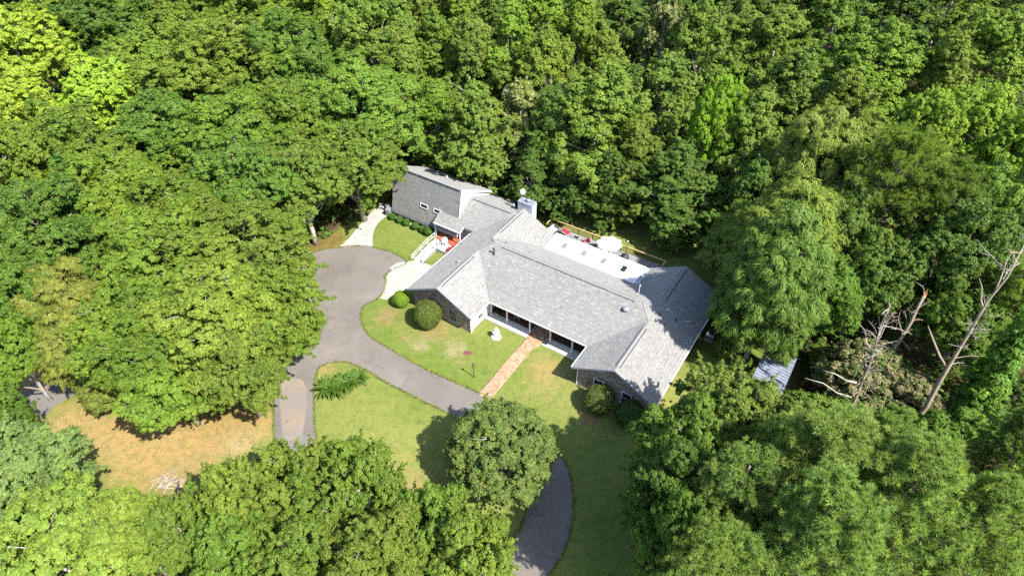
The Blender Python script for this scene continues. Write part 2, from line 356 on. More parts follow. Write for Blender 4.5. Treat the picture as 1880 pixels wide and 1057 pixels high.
# ------------------------------------------------------------------ materials
class NT:
    def __init__(s, name):
        s.m = bpy.data.materials.new(name)
        s.m.use_nodes = True
        s.t = s.m.node_tree
        s.b = s.t.nodes['Principled BSDF']
        s.out = s.t.nodes['Material Output']
    def n(s, typ, **kw):
        o = s.t.nodes.new(typ)
        for k, v in kw.items(): setattr(o, k, v)
        return o
    def l(s, a, b): s.t.links.new(a, b)
    def noise(s, vec, scale, detail=3.0, rough=0.55):
        o = s.n('ShaderNodeTexNoise')
        o.inputs['Scale'].default_value = scale
        o.inputs['Detail'].default_value = detail
        o.inputs['Roughness'].default_value = rough
        if vec is not None: s.l(vec, o.inputs['Vector'])
        return o.outputs['Fac']
    def ramp(s, fac, stops):
        o = s.n('ShaderNodeValToRGB')
        e = o.color_ramp.elements
        while len(e) < len(stops): e.new(0.5)
        for i, (p, c) in enumerate(stops):
            e[i].position = p
            e[i].color = (c[0], c[1], c[2], 1)
        s.l(fac, o.inputs[0])
        return o.outputs[0]
    def mix(s, a, b, fac, mode='MIX'):
        o = s.n('ShaderNodeMix', data_type='RGBA', blend_type=mode)
        for sock, v in ((o.inputs[0], fac), (o.inputs[6], a), (o.inputs[7], b)):
            if isinstance(v, bpy.types.NodeSocket): s.l(v, sock)
            elif isinstance(v, (int, float)): sock.default_value = v
            else: sock.default_value = (v[0], v[1], v[2], 1)
        return o.outputs[2]
    def math(s, op, a, b=None, c=None):
        o = s.n('ShaderNodeMath', operation=op)
        for i, v in enumerate((a, b, c)):
            if v is None: continue
            if isinstance(v, bpy.types.NodeSocket): s.l(v, o.inputs[i])
            else: o.inputs[i].default_value = v
        return o.outputs[0]
    def attr(s, name, typ='GEOMETRY'):
        o = s.n('ShaderNodeAttribute', attribute_name=name, attribute_type=typ)
        return o
    def bump(s, h, strength=0.3, dist=0.02):
        o = s.n('ShaderNodeBump')
        o.inputs['Strength'].default_value = strength
        o.inputs['Distance'].default_value = dist
        s.l(h, o.inputs['Height'])
        s.l(o.outputs[0], s.b.inputs['Normal'])
    def set(s, color=None, rough=None, metal=None, spec=None):
        if color is not None:
            if isinstance(color, bpy.types.NodeSocket): s.l(color, s.b.inputs['Base Color'])
            else: s.b.inputs['Base Color'].default_value = (color[0], color[1], color[2], 1)
        if rough is not None: s.b.inputs['Roughness'].default_value = rough
        if metal is not None: s.b.inputs['Metallic'].default_value = metal
        if spec is not None: s.b.inputs['Specular IOR Level'].default_value = spec
        return s.m
    def geo(s): return s.n('ShaderNodeNewGeometry').outputs['Position']
    def obj(s): return s.n('ShaderNodeTexCoord').outputs['Object']

def simple(name, col, rough=0.6, metal=0.0, var=0.12, scale=3.0, spec=0.4):
    m = NT(name)
    f = m.noise(m.obj(), scale, 4)
    d = tuple(c * (1 - var) for c in col); e = tuple(min(1, c * (1 + var)) for c in col)
    return m.set(m.ramp(f, [(0.3, d), (0.7, e)]), rough, metal, spec)

M = {}
M['white'] = simple('white_paint', (0.62, 0.62, 0.60), 0.5, var=0.05)
M['fascia'] = simple('fascia_paint', (0.34, 0.35, 0.36), 0.5, var=0.06)
M['trimgrey'] = simple('grey_trim', (0.24, 0.26, 0.29), 0.5, var=0.06)
M['dark'] = simple('dark_metal', (0.02, 0.02, 0.022), 0.5)
M['black'] = simple('matt_black', (0.03, 0.032, 0.035), 0.8)
M['red'] = simple('red_cushion', (0.38, 0.02, 0.025), 0.8, var=0.2)
M['redpaint'] = simple('red_paint', (0.36, 0.045, 0.03), 0.5, var=0.2)
M['wicker'] = simple('dark_wicker', (0.045, 0.05, 0.055), 0.7, var=0.4, scale=30)
M['greyw'] = simple('grey_wicker', (0.20, 0.20, 0.20), 0.8, var=0.3, scale=30)
M['cream'] = simple('cream_canvas', (0.52, 0.50, 0.40), 0.85, var=0.05)
M['wood'] = simple('treated_wood', (0.38, 0.265, 0.11), 0.75, var=0.25, scale=5)
M['terra'] = simple('rust_tile', (0.27, 0.07, 0.035), 0.7, var=0.3, scale=4)
M['galv'] = simple('galvanised', (0.30, 0.32, 0.36), 0.4, 0.5, var=0.2)
M['stone'] = simple('pale_stone', (0.36, 0.31, 0.24), 0.9, var=0.2)
M['fount'] = simple('white_cast_stone', (0.68, 0.68, 0.66), 0.6, var=0.05)
M['stucco'] = simple('chimney_stucco', (0.36, 0.385, 0.41), 0.8, var=0.08)
M['bin'] = simple('grey_green_plastic', (0.16, 0.20, 0.18), 0.5)
M['soil'] = simple('edge_soil', (0.12, 0.085, 0.05), 0.95, var=0.5, scale=2)
M['deadwood'] = simple('dead_wood', (0.21, 0.165, 0.12), 0.9, var=0.35, scale=1.2)
M['palewood'] = simple('pale_bare_wood', (0.30, 0.265, 0.22), 0.9, var=0.25, scale=1.2)
M['splinter'] = simple('fresh_split_wood', (0.55, 0.30, 0.13), 0.9, var=0.3, scale=2)
M['plate'] = simple('rust_brown_cover', (0.105, 0.045, 0.028), 0.8, var=0.3, scale=4)
M['brickfloor'] = simple('dark_brick_floor', (0.075, 0.035, 0.022), 0.8, var=0.35, scale=7)
M['shedmetal'] = simple('blue_grey_sheet', (0.15, 0.17, 0.215), 0.5, var=0.25, scale=1.5)
M['dishgrey'] = simple('dish_grey', (0.19, 0.19, 0.20), 0.5)
M['shedwood'] = simple('shed_boards', (0.22, 0.18, 0.14), 0.9, var=0.3)

m = NT('window_glass'); M['glass'] = m.set((0.012, 0.018, 0.02), 0.12, 0.0, 0.5)
m = NT('skylight_glass'); M['skyglass'] = m.set((0.17, 0.16, 0.14), 0.25, 0.0, 0.5)

m = NT('bark')
f = m.noise(m.obj(), 2.2, 5, 0.7)
m.bump(f, 0.6, 0.05)
M['bark'] = m.set(m.ramp(f, [(0.3, (0.13, 0.105, 0.085)), (0.5, (0.27, 0.235, 0.20)), (0.72, (0.44, 0.41, 0.37))]), 0.9)

m = NT('shingle')
tone = m.attr('tone').outputs['Fac']
f1 = m.noise(m.obj(), 0.35, 3)
f2 = m.noise(m.obj(), 28, 2)
c = m.ramp(tone, [(0.0, (0.130, 0.128, 0.122)), (0.5, (0.212, 0.208, 0.199)), (1.0, (0.32, 0.315, 0.30))])
c = m.mix(c, m.ramp(f1, [(0.3, (0.92, 0.915, 0.90)), (0.7, (1.0, 1.0, 1.0))]), 1.0, 'MULTIPLY')
c = m.mix(c, m.ramp(f2, [(0.3, (0.75, 0.75, 0.75)), (0.7, (1.0, 1.0, 1.0))]), 0.7, 'MULTIPLY')
m.b.inputs['Diffuse Roughness'].default_value = 0.25
M['shingle'] = m.set(c, 0.92, 0, 0.25)
M['ridge'] = simple('ridge_cap', (0.17, 0.169, 0.166), 0.9, var=0.2, scale=8)

m = NT('brick_wall')
pos = m.obj()
sep = m.n('ShaderNodeSeparateXYZ'); m.l(pos, sep.inputs[0])
cmb = m.n('ShaderNodeCombineXYZ')
m.l(m.math('ADD', sep.outputs[0], sep.outputs[1]), cmb.inputs[0]); m.l(sep.outputs[2], cmb.inputs[1])
br = m.n('ShaderNodeTexBrick')
m.l(cmb.outputs[0], br.inputs['Vector'])
br.inputs['Scale'].default_value = 1.0
br.inputs['Brick Width'].default_value = 0.30
br.inputs['Row Height'].default_value = 0.10
br.inputs['Mortar Size'].default_value = 0.011
br.inputs['Color1'].default_value = (0.10, 0.055, 0.04, 1)
br.inputs['Color2'].default_value = (0.40, 0.31, 0.25, 1)
br.inputs['Mortar'].default_value = (0.30, 0.27, 0.24, 1)
br.inputs['Bias'].default_value = -0.25
M['brick'] = m.set(br.outputs['Color'], 0.9)

m = NT('path_brick')
f = m.attr('tone').outputs['Fac']
c = m.ramp(f, [(0.0, (0.32, 0.185, 0.105)), (0.5, (0.40, 0.25, 0.15)), (1.0, (0.47, 0.325, 0.21))])
c = m.mix(c, m.ramp(m.noise(m.obj(), 1.3, 4), [(0.35, (0.75, 0.70, 0.66)), (0.65, (1, 1, 1))]), 1.0, 'MULTIPLY')
M['pathbrick'] = m.set(c, 0.92)

m = NT('asphalt')
p = m.geo()
c = m.ramp(m.noise(p, 0.16, 5, 0.6), [(0.3, (0.100, 0.092, 0.083)), (0.55, (0.134, 0.123, 0.110)), (0.75, (0.182, 0.166, 0.146))])
c = m.mix(c, m.ramp(m.noise(p, 9, 3, 0.7), [(0.3, (0.72, 0.72, 0.72)), (0.7, (1.08, 1.08, 1.08))]), 0.8, 'MULTIPLY')
c = m.mix(c, m.ramp(m.noise(p, 0.7, 6, 0.75), [(0.40, (1, 1, 1)), (0.62, (1.0, 0.93, 0.84))]), 0.8, 'MULTIPLY')
vor = m.n('ShaderNodeTexVoronoi', feature='DISTANCE_TO_EDGE')
vor.inputs['Scale'].default_value = 0.16
dis = m.n('ShaderNodeVectorMath', operation='ADD')
nn = m.n('ShaderNodeTexNoise'); nn.inputs['Scale'].default_value = 0.5; nn.inputs['Detail'].default_value = 5; m.l(p, nn.inputs['Vector'])
sc3 = m.n('ShaderNodeVectorMath', operation='SCALE'); sc3.inputs['Scale'].default_value = 3.0; m.l(nn.outputs['Color'], sc3.inputs[0])
m.l(p, dis.inputs[0]); m.l(sc3.outputs[0], dis.inputs[1]); m.l(dis.outputs[0], vor.inputs['Vector'])
c = m.mix(c, m.ramp(vor.outputs['Distance'], [(0.0, (0.62, 0.62, 0.62)), (0.012, (1, 1, 1))]), 0.6, 'MULTIPLY')
m.bump(m.noise(p, 30, 2), 0.25, 0.01)
M['asphalt'] = m.set(c, 0.9)

m = NT('straw_stained_asphalt')
p = m.geo()
c = m.ramp(m.noise(p, 0.9, 5, 0.65), [(0.32, (0.14, 0.122, 0.106)), (0.5, (0.175, 0.137, 0.10)), (0.68, (0.25, 0.175, 0.11))])
c = m.mix(c, (0.134, 0.126, 0.119), m.ramp(m.noise(p, 0.45, 6, 0.7), [(0.42, (0, 0, 0)), (0.60, (1, 1, 1))]))
M['stain'] = m.set(c, 0.92)

def concrete(name, a, b, st):
    m = NT(name)
    p = m.geo()
    c = m.ramp(m.noise(p, 0.35, 5, 0.6), [(0.3, a), (0.7, b)])
    c = m.mix(c, m.ramp(m.noise(p, 1.1, 6, 0.7), [(0.36, st), (0.55, (1, 1, 1))]), 0.7, 'MULTIPLY')
    c = m.mix(c, m.ramp(m.noise(p, 14, 2), [(0.3, (0.88, 0.88, 0.88)), (0.7, (1, 1, 1))]), 1.0, 'MULTIPLY')
    return m.set(c, 0.9)
M['concrete'] = concrete('pale_concrete', (0.26, 0.25, 0.23), (0.33, 0.32, 0.295), (0.85, 0.82, 0.78))
M['apron'] = concrete('cream_concrete', (0.34, 0.305, 0.225), (0.41, 0.375, 0.285), (0.88, 0.80, 0.68))
M['porch'] = concrete('porch_concrete', (0.42, 0.41, 0.38), (0.50, 0.49, 0.46), (0.95, 0.93, 0.9))
M['landing'] = concrete('grey_boards', (0.27, 0.28, 0.31), (0.33, 0.345, 0.37), (0.9, 0.9, 0.9))
M['deckb'] = concrete('deck_boards', (0.17, 0.17, 0.178), (0.22, 0.22, 0.23), (0.85, 0.85, 0.85))
M['roofwhite'] = concrete('white_membrane', (0.60, 0.60, 0.60), (0.66, 0.66, 0.66), (0.95, 0.95, 0.95))

m = NT('ground_cover')
cv = m.attr('cover').outputs['Color']
p = m.geo()
wr = m.attr('wear').outputs['Fac']
rag = m.math('ADD', m.math('MULTIPLY', m.noise(p, 0.9, 8, 0.72), 0.9), m.math('MULTIPLY', m.noise(p, 4.5, 5, 0.75), 0.6))
wf = m.math('ADD', m.math('MULTIPLY', wr, 0.85), rag)
wf = m.ramp(wf, [(0.0, (0, 0, 0)), (0.98, (0, 0, 0)), (1.0, (1, 1, 1))]) if False else m.n('ShaderNodeMapRange')
wfn = wf
m.l(m.math('ADD', m.math('MULTIPLY', wr, 0.66), rag), wfn.inputs['Value'])
wfn.inputs['From Min'].default_value = 1.0; wfn.inputs['From Max'].default_value = 1.42
wfn.inputs['To Min'].default_value = 0.0; wfn.inputs['To Max'].default_value = 0.70
cv = m.mix(cv, m.attr('wearc').outputs['Color'], wfn.outputs['Result'])
c = m.mix(cv, m.ramp(m.noise(p, 1.3, 7, 0.72), [(0.28, (0.62, 0.72, 0.60)), (0.5, (1.0, 1.0, 1.0)), (0.72, (1.26, 1.14, 1.0))]), 1.0, 'MULTIPLY')
c = m.mix(c, m.ramp(m.noise(p, 6.0, 5, 0.8), [(0.30, (0.50, 0.56, 0.5)), (0.5, (1, 1, 1)), (0.70, (1.42, 1.34, 1.25))]), 0.9, 'MULTIPLY')
m.bump(m.noise(p, 9, 3), 0.5, 0.06)
M['ground'] = m.set(c, 0.95, 0, 0.1)

def leaf_mat(name, accent, acc_amt):
    m = NT(name)
    oc = m.n('ShaderNodeObjectInfo')
    t = m.attr('tint').outputs['Fac']
    a = m.attr('accent').outputs['Fac']
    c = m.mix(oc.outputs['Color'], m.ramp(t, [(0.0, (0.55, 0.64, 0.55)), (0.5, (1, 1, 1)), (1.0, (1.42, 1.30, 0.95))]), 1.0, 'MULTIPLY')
    c = m.mix(c, accent, m.math('MULTIPLY', a, acc_amt))
    m.set(c, 0.55, 0, 0.18)
    tr = m.n('ShaderNodeBsdfTranslucent')
    m.l(m.mix(c, (1.25, 1.2, 0.55), 1.0, 'MULTIPLY'), tr.inputs['Color'])
    mx = m.n('ShaderNodeMixShader'); mx.inputs[0].default_value = 0.38
    m.l(m.b.outputs[0], mx.inputs[1]); m.l(tr.outputs[0], mx.inputs[2])
    m.l(mx.outputs[0], m.out.inputs['Surface'])
    return m.m
M['leaf'] = leaf_mat('leaves', (0.30, 0.28, 0.06), 0.22)
M['leaf_tan'] = leaf_mat('leaves_tan_tips', (0.46, 0.33, 0.21), 0.7)
M['leaf_cream'] = leaf_mat('leaves_cream_flowers', (0.52, 0.46, 0.27), 0.65)

# ------------------------------------------------------------------ ground
def catmull(pts, n=4, closed=True):
    out = []
    L = len(pts)
    for i in range(L):
        p0, p1, p2, p3 = (np.array(pts[(i + k - 1) % L]) for k in range(4))
        for j in range(n):
            t = j / n
            out.append(tuple(0.5 * (2 * p1 + (p2 - p0) * t + (2 * p0 - 5 * p1 + 4 * p2 - p3) * t * t + (3 * p1 - p0 - 3 * p2 + p3) * t ** 3)))
    return out

def inside(x, y, poly):
    r = np.zeros(x.shape, bool)
    n = len(poly)
    for i in range(n):
        x1, y1 = poly[i]; x2, y2 = poly[(i + 1) % n]
        cond = ((y1 > y) != (y2 > y))
        xi = (x2 - x1) * (y - y1) / ((y2 - y1) if abs(y2 - y1) > 1e-9 else 1e-9) + x1
        r ^= cond & (x < xi)
    return r

def edge_dist(x, y, poly):
    d = np.full(x.shape, 1e9)
    n = len(poly)
    for i in range(n):
        a = np.array(poly[i]); b = np.array(poly[(i + 1) % n])
        ab = b - a
        t = np.clip(((x - a[0]) * ab[0] + (y - a[1]) * ab[1]) / (ab @ ab + 1e-9), 0, 1)
        d = np.minimum(d, np.hypot(x - a[0] - t * ab[0], y - a[1] - t * ab[1]))
    return d

def vnoise(x, y, scale, seed=0, octv=4):
    rng = np.random.default_rng(seed)
    g = rng.random((256, 256))
    tot = np.zeros(x.shape); amp = 1.0; s = 0
    for o in range(octv):
        fx, fy = x * scale * 2 ** o + 37.3 * o, y * scale * 2 ** o + 11.7 * o
        ix, iy = np.floor(fx).astype(int), np.floor(fy).astype(int)
        tx, ty = fx - ix, fy - iy
        tx, ty = tx * tx * (3 - 2 * tx), ty * ty * (3 - 2 * ty)
        a, b = g[ix & 255, iy & 255], g[(ix + 1) & 255, iy & 255]
        c, d = g[ix & 255, (iy + 1) & 255], g[(ix + 1) & 255, (iy + 1) & 255]
        tot += amp * (a * (1 - tx) * (1 - ty) + b * tx * (1 - ty) + c * (1 - tx) * ty + d * tx * ty)
        s += amp; amp *= 0.55
    return tot / s

LAWN_S = catmull(LAWN, 4)
xs = np.concatenate([[-2500, -800, -300], np.arange(-130, -56, 4.0), np.arange(-56, 40, 0.4), np.arange(40, 130, 4.0), [300, 800, 2500]])
ys = np.concatenate([[-800, -200, -60, -20, 0], np.arange(6, 84, 0.4), np.arange(84, 180, 4.0), [300, 800, 3000]])
GX, GY = np.meshgrid(xs, ys, indexing='ij')
gx, gy = GX.ravel(), GY.ravel()
sdist = np.where(inside(gx, gy, LAWN_S), 1, -1) * edge_dist(gx, gy, LAWN_S)
n1 = vnoise(gx, gy, 0.12, 1); n2 = vnoise(gx, gy, 0.5, 2); n3 = vnoise(gx, gy, 1.4, 3)
grass = np.array([0.094, 0.126, 0.025]); grass2 = np.array([0.142, 0.156, 0.043])
cols = {'straw': np.array([0.275, 0.170, 0.078]), 'bare': np.array([0.20, 0.125, 0.068]), 'sand': np.array([0.27, 0.215, 0.145]), 'litter': np.array([0.12, 0.055, 0.024])}
k = np.clip((n1 - 0.35) * 2.6, 0, 1)[:, None]
colr = grass * (1 - k) + grass2 * k
wear = np.zeros(len(gx)); wcol = np.tile(np.array([0.30, 0.20, 0.10]), (len(gx), 1)); wsum = np.full(len(gx), 1e-4)
wcol *= 1e-4
for bx_, by_, br_, kind, st in BLOBS:
    g = np.exp(-((gx - bx_) ** 2 + (gy - by_) ** 2) / (2 * (br_ * 0.62) ** 2)) * st
    wear = np.maximum(wear, np.minimum(g, 1.0)) + 0.25 * np.minimum(g, wear)
    wcol += g[:, None] ** 2 * cols[kind]; wsum += g ** 2
wcol /= wsum[:, None]
wear = np.clip(wear, 0, 1)
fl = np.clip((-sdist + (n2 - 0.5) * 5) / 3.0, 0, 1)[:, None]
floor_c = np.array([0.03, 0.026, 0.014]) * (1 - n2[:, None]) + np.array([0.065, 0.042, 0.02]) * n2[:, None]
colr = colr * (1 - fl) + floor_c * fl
nx, ny = len(xs), len(ys)
ii = np.arange(nx * ny).reshape(nx, ny)
quads = np.stack([ii[:-1, :-1], ii[1:, :-1], ii[1:, 1:], ii[:-1, 1:]], -1).reshape(-1, 4)
me = build_np('ground', np.stack([gx, gy, np.zeros_like(gx)], 1), [quads], M['ground'],
              {'cover': ('POINT', np.concatenate([colr, np.ones((len(colr), 1))], 1)), 'wearc': ('POINT', np.concatenate([wcol, np.ones((len(colr), 1))], 1)), 'wear': ('POINT', wear * (1 - fl[:, 0]))})
tag(link('ground', me), kind='structure')

def sheet(name, loops, z, mat, parent=None):
    vl = [[Vector((x, y, 0)) for x, y in lp] for lp in loops]
    tris = tessellate_polygon(vl)
    flat = [p for lp in vl for p in lp]
    bm = MB()
    bm.add([(p.x, p.y, z) for p in flat], [])
    me = bpy.data.meshes.new(name)
    fs = []
    for t in tris:
        a, b, c = (flat[i] for i in t)
        if (b - a).cross(c - a).z < 0: t = (t[0], t[2], t[1])
        fs.append(tuple(t))
    me.from_pydata([(p.x, p.y, z) for p in flat], [], fs)
    me.materials.append(mat)
    return link(name, me, parent)

def strip(name, loop, w, z, mat, parent=None, seed=0):
    """a thin irregular border along a closed outline"""
    rnd = random.Random(seed)
    bm = MB()
    n = len(loop)
    for i in range(n):
        a, b = Vector(loop[i]), Vector(loop[(i + 1) % n])
        d = (b - a)
        if d.length < 1e-4: continue
        nr = Vector((-d.y, d.x)).normalized() * w * rnd.uniform(0.5, 1.2)
        bm.add([(a.x - nr.x, a.y - nr.y, z), (b.x - nr.x, b.y - nr.y, z), (b.x + nr.x, b.y + nr.y, z), (a.x + nr.x, a.y + nr.y, z)], [(0, 1, 2, 3)])
    me = bpy.data.meshes.new(name)
    me.from_pydata(bm.v, [], bm.f)
    me.materials.append(mat)
    return link(name, me, parent)

dl, il = catmull(DRIVE_OUTER, 4), catmull(ISLAND, 4)
drv = tag(sheet('driveway', [dl, il], 0.016, M['asphalt']), kind='structure')
strip('soil_edging', dl, 0.07, 0.008, M['soil'], drv, 1)
strip('soil_edging', il, 0.07, 0.008, M['soil'], drv, 2)
sheet('straw_stain', [catmull(PATCH, 5)], 0.021, M['stain'], drv)
tag(sheet('concrete_pad', [catmull(PAD, 3)], 0.024, M['concrete']), kind='structure')
tag(sheet('side_road', [catmull(ROAD, 4)], 0.012, M['asphalt']), kind='structure')

# concrete apron, each slab between the joints a piece of its own
apron = empty('apron_pavement', uvw(-10, 0), YAW); tag(apron, kind='structure')
def slab(name, pts, z0, z1, mat, parent, off):
    mb = MB()
    mb.prism([(p[0] - off[0], p[1] - off[1], z1) for p in pts], [(p[0] - off[0], p[1] - off[1], z0) for p in pts])
    return mb.build(name, mat, parent)
APR = [(-13.3, 3.25), (-8.2, 3.75), (-8.2, -1.0), (-10.75, -1.25), (-11.1, -2.8), (-11.6, -4.15), (-12.4, -4.35), (-12.8, -3.1), (-13.6, -2.1), (-14.1, -1.3), (-14.4, -0.4), (-14.4, 0.55), (-14.1, 1.7), (-13.9, 2.4)]
def clip_poly(poly, a, b, c):       # keep a*x+b*y<=c
    out = []
    for i in range(len(poly)):
        p, q = poly[i], poly[(i + 1) % len(poly)]
        dp, dq = a * p[0] + b * p[1] - c, a * q[0] + b * q[1] - c
        if dp <= 0: out.append(p)
        if (dp < 0 < dq) or (dq < 0 < dp):
            t = dp / (dp - dq)
            out.append((p[0] + (q[0] - p[0]) * t, p[1] + (q[1] - p[1]) * t))
    return out
for u0, u1 in ((-15, -12.2), (-12.17, -8)):
    for v0, v1 in ((-5, -1.1), (-1.07, 1.55), (1.58, 4)):
        pl = APR
        for h in ((-1, 0, -u0), (1, 0, u1), (0, -1, -v0), (0, 1, v1)): pl = clip_poly(pl, *h)
        if len(pl) > 2: slab('slab', pl, 0.0, 0.032, M['apron'], apron, (-10, 0))
slab('worn_patch', [(-15.0, 0.35), (-14.1, 0.2), (-13.75, 1.9), (-14.2, 2.3), (-14.8, 1.6)], 0.0, 0.037, M['concrete'], apron, (-10, 0))

# brick walk to the porch
walk = empty('brick_path', uvw(6, -4), YAW); tag(walk, kind='structure')
rnd = random.Random(5)
vb, fb, tb = [], [], []
def path_w(v):      # left and right edge along the walk
    fl = max(0.0, (v + 1.6) / 1.2) if v > -1.6 else 0
    return 5.18 - 0.05 * math.sin(v), 6.55 + 0.45 * min(1, fl) - 0.02 * v * 0.3
v = -9.6; row = 0
while v < 2.2:
    l, r = path_w(v)
    u = l - (0.11 if row % 2 else 0)
    while u < r:
        a, b = max(u, l) + 0.006, min(u + 0.215, r) - 0.006
        if b - a > 0.04:
            z = 0.05 + rnd.uniform(-0.006, 0.006)
            i = len(vb)
            y0, y1 = v + 0.005, v + 0.105
            vb += [(a - 6, y0 + 4, 0), (b - 6, y0 + 4, 0), (b - 6, y1 + 4, 0), (a - 6, y1 + 4, 0), (a - 6, y0 + 4, z), (b - 6, y0 + 4, z), (b - 6, y1 + 4, z), (a - 6, y1 + 4, z)]
            for f in ((4, 5, 6, 7), (0, 1, 5, 4), (1, 2, 6, 5), (2, 3, 7, 6), (3, 0, 4, 7)):
                fb.append([i + q for q in f]); tb.append(rnd.random() if f[0] != 4 or True else 0)
            t_ = rnd.random()
            for q in range(5): tb[-1 - q] = t_
        u += 0.215
    v += 0.11; row += 1
me = build_np('bricks', np.array(vb), [np.array(fb)], M['pathbrick'], {'tone': ('FACE', np.array(tb))})
tag(link('bricks', me, walk), kind='stuff')
MB().box(-0.85, -5.6, 0.0, 0.6, 3.4, 0.02).build('mortar_bed', M['soil'], walk)

# ------------------------------------------------------------------ the house
house = empty('ranch_house', uvw(0, 0), YAW, 'long single storey brick ranch house with grey shingled roofs and front porch', 'house')
SL = 0.523
def area2(poly):
    return sum(poly[i][0] * poly[(i + 1) % len(poly)][1] - poly[(i + 1) % len(poly)][0] * poly[i][1] for i in range(len(poly)))

def roof_plane(poly, zf, up, seed, expo=0.20, tabw=0.30, rise=0.016, slab_t=0.16):
    """poly in plan (convex); zf(u,v) height; up = uphill unit vector in plan"""
    if area2(poly) < 0: poly = poly[::-1]
    r = random.Random(seed)
    mb = MB()
    mb.prism([(p[0], p[1], zf(*p) - 0.02) for p in poly], [(p[0], p[1], zf(*p) - slab_t) for p in poly])
    deck = mb.build('roof', M['fascia'], house)
    al = (up[1], -up[0])
    ts = [p[0] * up[0] + p[1] * up[1] for p in poly]; ss = [p[0] * al[0] + p[1] * al[1] for p in poly]
    g = zf(up[0], up[1]) - zf(0, 0)
    ex = expo / math.sqrt(1 + g * g)
    half = []
    n = len(poly)
    for i in range(n):
        p, q = poly[i], poly[(i + 1) % n]
        ex_, ey_ = q[1] - p[1], -(q[0] - p[0])
        half.append((ex_, ey_, ex_ * p[0] + ey_ * p[1]))
    V, F3, tone = [], [], []
    t = min(ts); row = 0
    while t < max(ts):
        rt = r.gauss(0, 0.015) + (0.03 if row % 2 else -0.03)
        s = min(ss) - r.random() * tabw
        while s < max(ss):
            w = tabw * r.choice((0.6, 0.8, 1.0, 1.25))
            quad = [(s, t), (s + w, t), (s + w, t + ex), (s, t + ex)]
            pl = [(al[0] * a + up[0] * b, al[1] * a + up[1] * b) for a, b in quad]
            if area2(pl) < 0: pl = pl[::-1]
            for h in half:
                pl = clip_poly(pl, *h)
                if len(pl) < 3: break
            if len(pl) >= 3 and abs(area2(pl)) > 1e-4:
                lift = r.choice((0.4, 1.0, 1.0, 1.5)) * rise
                b0 = len(V)
                for p in pl:
                    tt = p[0] * up[0] + p[1] * up[1] - t
                    V.append((p[0], p[1], zf(*p) + 0.004 + lift * (1 - tt / ex)))
                F3.append(tuple(range(b0, b0 + len(pl))))
                tone.append(min(1, max(0, rt + r.gauss(0.45, 0.085) + (0.2 if r.random() < 0.06 else 0))))
            s += w
        t += ex; row += 1
    me = bpy.data.meshes.new('shingles')
    me.from_pydata(V, [], F3)
    a = me.attributes.new('tone', 'FLOAT', 'FACE')
    a.data.foreach_set('value', tone)
    me.materials.append(M['shingle'])
    tag(link('shingles', me, deck), kind='stuff')
    return deck

zLl = lambda u, v: 2.7 + SL * (u + 8.6)
zLr = lambda u, v: 2.7 + SL * (0.25 - u)
zMf = lambda u, v: 2.7 + SL * (v + 0.25)
zMb = lambda u, v: 2.7 + SL * (11.23 - v)
zRl = lambda u, v: 2.7 + SL * (u - 12.22)
zRr = lambda u, v: 2.7 + SL * (21.02 - u)
UL, UR = -4.175, 16.62
r1 = roof_plane([(-8.6, -3.55), (UL, -3.55), (UL, 13.8), (-8.6, 13.8)], zLl, (1, 0), 1)
roof_plane([(UL, 4.18), (-2.86, 5.49), (UL, 6.80)], zLl, (1, 0), 2)
roof_plane([(UL, -3.55), (0.25, -3.55), (0.25, -0.25), (UL, 4.175)], zLr, (-1, 0), 3)
roof_plane([(UL, 6.8), (0.25, 11.23), (0.25, 13.8), (UL, 13.8)], zLr, (-1, 0), 4)
roof_plane([(0.25, -0.25), (UL, 4.175), (-2.86, 5.49), (15.31, 5.49), (UR, 4.18), (12.22, -0.25)], zMf, (0, 1), 5)
roof_plane([(-2.86, 5.49), (UL, 6.8), (0.25, 11.23), (12.22, 11.23), (UR, 6.8), (15.31, 5.49)], zMb, (0, -1), 6)
roof_plane([(12.22, -3.55), (UR, -3.55), (UR, 4.18), (12.22, -0.22)], zRl, (1, 0), 7)
roof_plane([(12.22, 11.2), (UR, 6.8), (UR, 14.2), (12.22, 14.2)], zRl, (1, 0), 8)
roof_plane([(UR, -3.55), (21.02, -3.55), (21.02, 14.2), (UR, 14.2)], zRr, (-1, 0), 9)
roof_plane([(UR, 4.18), (UR, 6.8), (15.31, 5.49)], zRr, (-1, 0), 10)
# link between wing and annex: gable along u
SM = 0.605
zDf = lambda u, v: 2.7 + SM * (v - 8.55)
zDb = lambda u, v: 5.0 - 0.48 * (v - 12.35)
roof_plane([(-14.1, 8.85), (-5.0, 8.85), (UL - 0.05, 12.35), (-11.2, 12.35), (-14.1, 10.6)], zDf, (0, 1), 11)
roof_plane([(-14.1, 8.15), (-9.95, 8.15), (-9.95, 8.85), (-14.1, 8.85)], zDf, (0, 1), 12)
roof_plane([(-11.2, 12.35), (UL - 0.05, 12.35), (-5.4, 13.75), (-7.8, 17.2), (-11.2, 17.2)], zDb, (0, -1), 13)
# annex: steep shingled front, long back slope
SA = 4.17
zAf = lambda u, v: 1.0 + SA * (v - 9.0)
zAb = lambda u, v: 7.0 - 0.56 * (v - 10.44)
roof_plane([(-21.9, 9.0), (-11.1, 9.0), (-11.1, 10.44), (-21.9, 10.44)], zAf, (0, 1), 14, expo=0.20, slab_t=0.45)
roof_plane([(-21.9, 10.44), (-11.1, 10.44), (-11.1, 16.95), (-21.9, 16.95)], zAb, (0, -1), 15)

